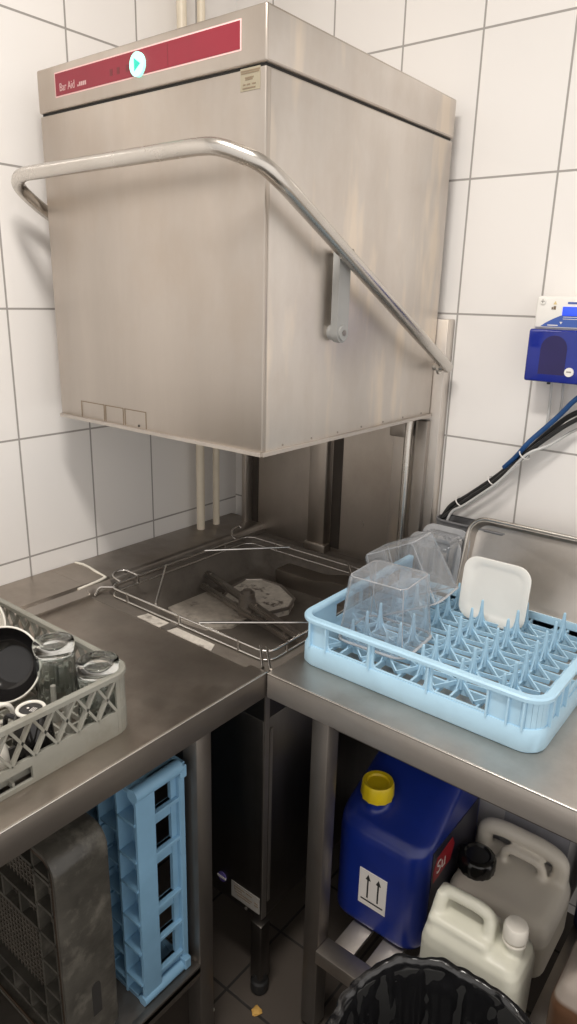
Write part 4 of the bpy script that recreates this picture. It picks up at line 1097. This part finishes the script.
# ------------------------------------------------------------------ waste bin with a black bag
BX, BY, BR, BZ = 1.243, -.913, .170, .500
wb = empty('waste_bin', (BX, BY, 0), 'round waste bin lined with a shiny black bag in front of the right table', 'bin')
bm = B(); lathe(bm, [(.120, 0), (.125, .004), (.163, BZ - .012), (.163, BZ - .006), (.155, BZ - .006), (.118, .012)], (BX, BY, 0), 48, None, True, True); finish('bin_body', bm, M['bin'], wb, 40)
rnd = random.Random(3)
ph = [rnd.uniform(0, 6.28) for _ in range(12)]
def wr(a, s): return sum(math.sin(a * f_ + ph[i]) * w for i, (f_, w) in enumerate(((5, .25), (9, .3), (14, .35), (23, .4), (37, .35), (53, .3)))) * s
prof = [(.170, -.20, .010), (.172, -.14, .009), (.174, -.09, .008), (.1745, -.05, .006), (.174, -.02, .004), (.1725, -.004, .003), (.168, .004, .0025), (.162, .004, .003), (.1565, -.002, .003), (.154, -.012, .004), (.151, -.04, .006), (.148, -.08, .007), (.142, -.14, .008), (.134, -.22, .009), (.120, -.30, .010), (.06, -.33, .006), (.008, -.335, 0)]
from mathutils import noise as mnoise
fine = []
for a, b in zip(prof[:-1], prof[1:]):
    for k in range(3): fine.append(tuple(a[q] + (b[q] - a[q]) * k / 3 for q in range(3)))
fine.append(prof[-1])
bm = B(); nn = 260; rings = []
for j, (r_, dz, w_) in enumerate(fine):
    ring = []
    for k in range(nn):
        a = 2 * PI * k / nn
        rr_ = r_ + wr(a, w_ * .40)
        zz_ = BZ + dz + .0045 * math.sin(a * 3 + ph[5]) + .002 * math.sin(a * 11 + ph[7])
        p = Vector((BX + rr_ * math.cos(a), BY + rr_ * math.sin(a), zz_))
        amp = min(1, r_ / .05)
        d = mnoise.noise_vector(p * 26) * .0050 + mnoise.noise_vector(p * 60) * .0028
        ring.append(p + d * amp * (1 if r_ > .15 else .6))
    rings.append(ring)
loft(bm, rings, False, True); finish('bin_liner', bm, M['bag'], wb, 60)

# ------------------------------------------------------------------ crumbs on the floor
for (x, y, s, mt, lb) in ((.745, -.735, .013, 'crumb', 'yellow food crumb on the floor in front of the dishwasher foot'), (.665, -.795, .006, 'sealant', 'tiny white crumb on the floor by the left table leg')):
    bm = B(); bmesh.ops.create_icosphere(bm, subdivisions=2, radius=s)
    for v in bm.verts:
        v.co *= rnd.uniform(.65, 1.15); v.co.z *= .35; v.co += Vector((x, y, s * .33))
    tag(finish('food_crumb', bm, M[mt], None, 40), lb, 'crumb')

# ------------------------------------------------------------------ light, ambient, camera
la = D.lights.new('ceiling_light_source', 'AREA'); la.shape = 'RECTANGLE'; la.size = .50; la.size_y = .20; la.energy = 24; la.color = (1, .95, .89)
lo = D.objects.new('ceiling_light_source', la); COL.objects.link(lo); lo.location = (1.0, -1.28, 2.64); lo.parent = None
w = D.worlds.new('room_light'); SC.world = w; w.use_nodes = True
nt = w.node_tree; bg = nt.nodes['Background']; bg.inputs[0].default_value = (1.0, .95, .90, 1)
tc = N(nt, 'ShaderNodeTexCoord'); dp = N(nt, 'ShaderNodeVectorMath', operation='DOT_PRODUCT'); dp.inputs[1].default_value = (.34, .0, .22)  # gradient added to the ambient to brighten the hood's right side
nt.links.new(tc.outputs['Generated'], dp.inputs[0])
ad = N(nt, 'ShaderNodeMath', operation='ADD'); ad.inputs[1].default_value = .95; nt.links.new(dp.outputs['Value'], ad.inputs[0])
nt.links.new(ad.outputs[0], bg.inputs[1])

cam = D.cameras.new('camera'); co = D.objects.new('camera', cam); COL.objects.link(co); SC.camera = co
yaw, pit, rol, F = 0.665677020, 0.300513649, 0.0253263952, 692.975422
fw = Vector((-math.sin(yaw) * math.cos(pit), math.cos(yaw) * math.cos(pit), -math.sin(pit)))
rt_ = fw.cross(Vector((0, 0, 1))).normalized(); up_ = rt_.cross(fw)
r2 = math.cos(rol) * rt_ + math.sin(rol) * up_; u2 = -math.sin(rol) * rt_ + math.cos(rol) * up_
mw_ = Matrix(((r2.x, u2.x, -fw.x, 1.499), (r2.y, u2.y, -fw.y, -1.624), (r2.z, u2.z, -fw.z, 1.55), (0, 0, 0, 1)))
co.matrix_world = mw_
cam.sensor_fit = 'VERTICAL'; cam.sensor_height = 36; cam.sensor_width = 36 * 577 / 1024; cam.lens = F / 1024 * 36
cam.clip_start = .02
SC.view_settings.view_transform = 'Standard'
SC.view_settings.look = 'None'
SC.view_settings.exposure = 0
SC.cycles.use_denoising = True
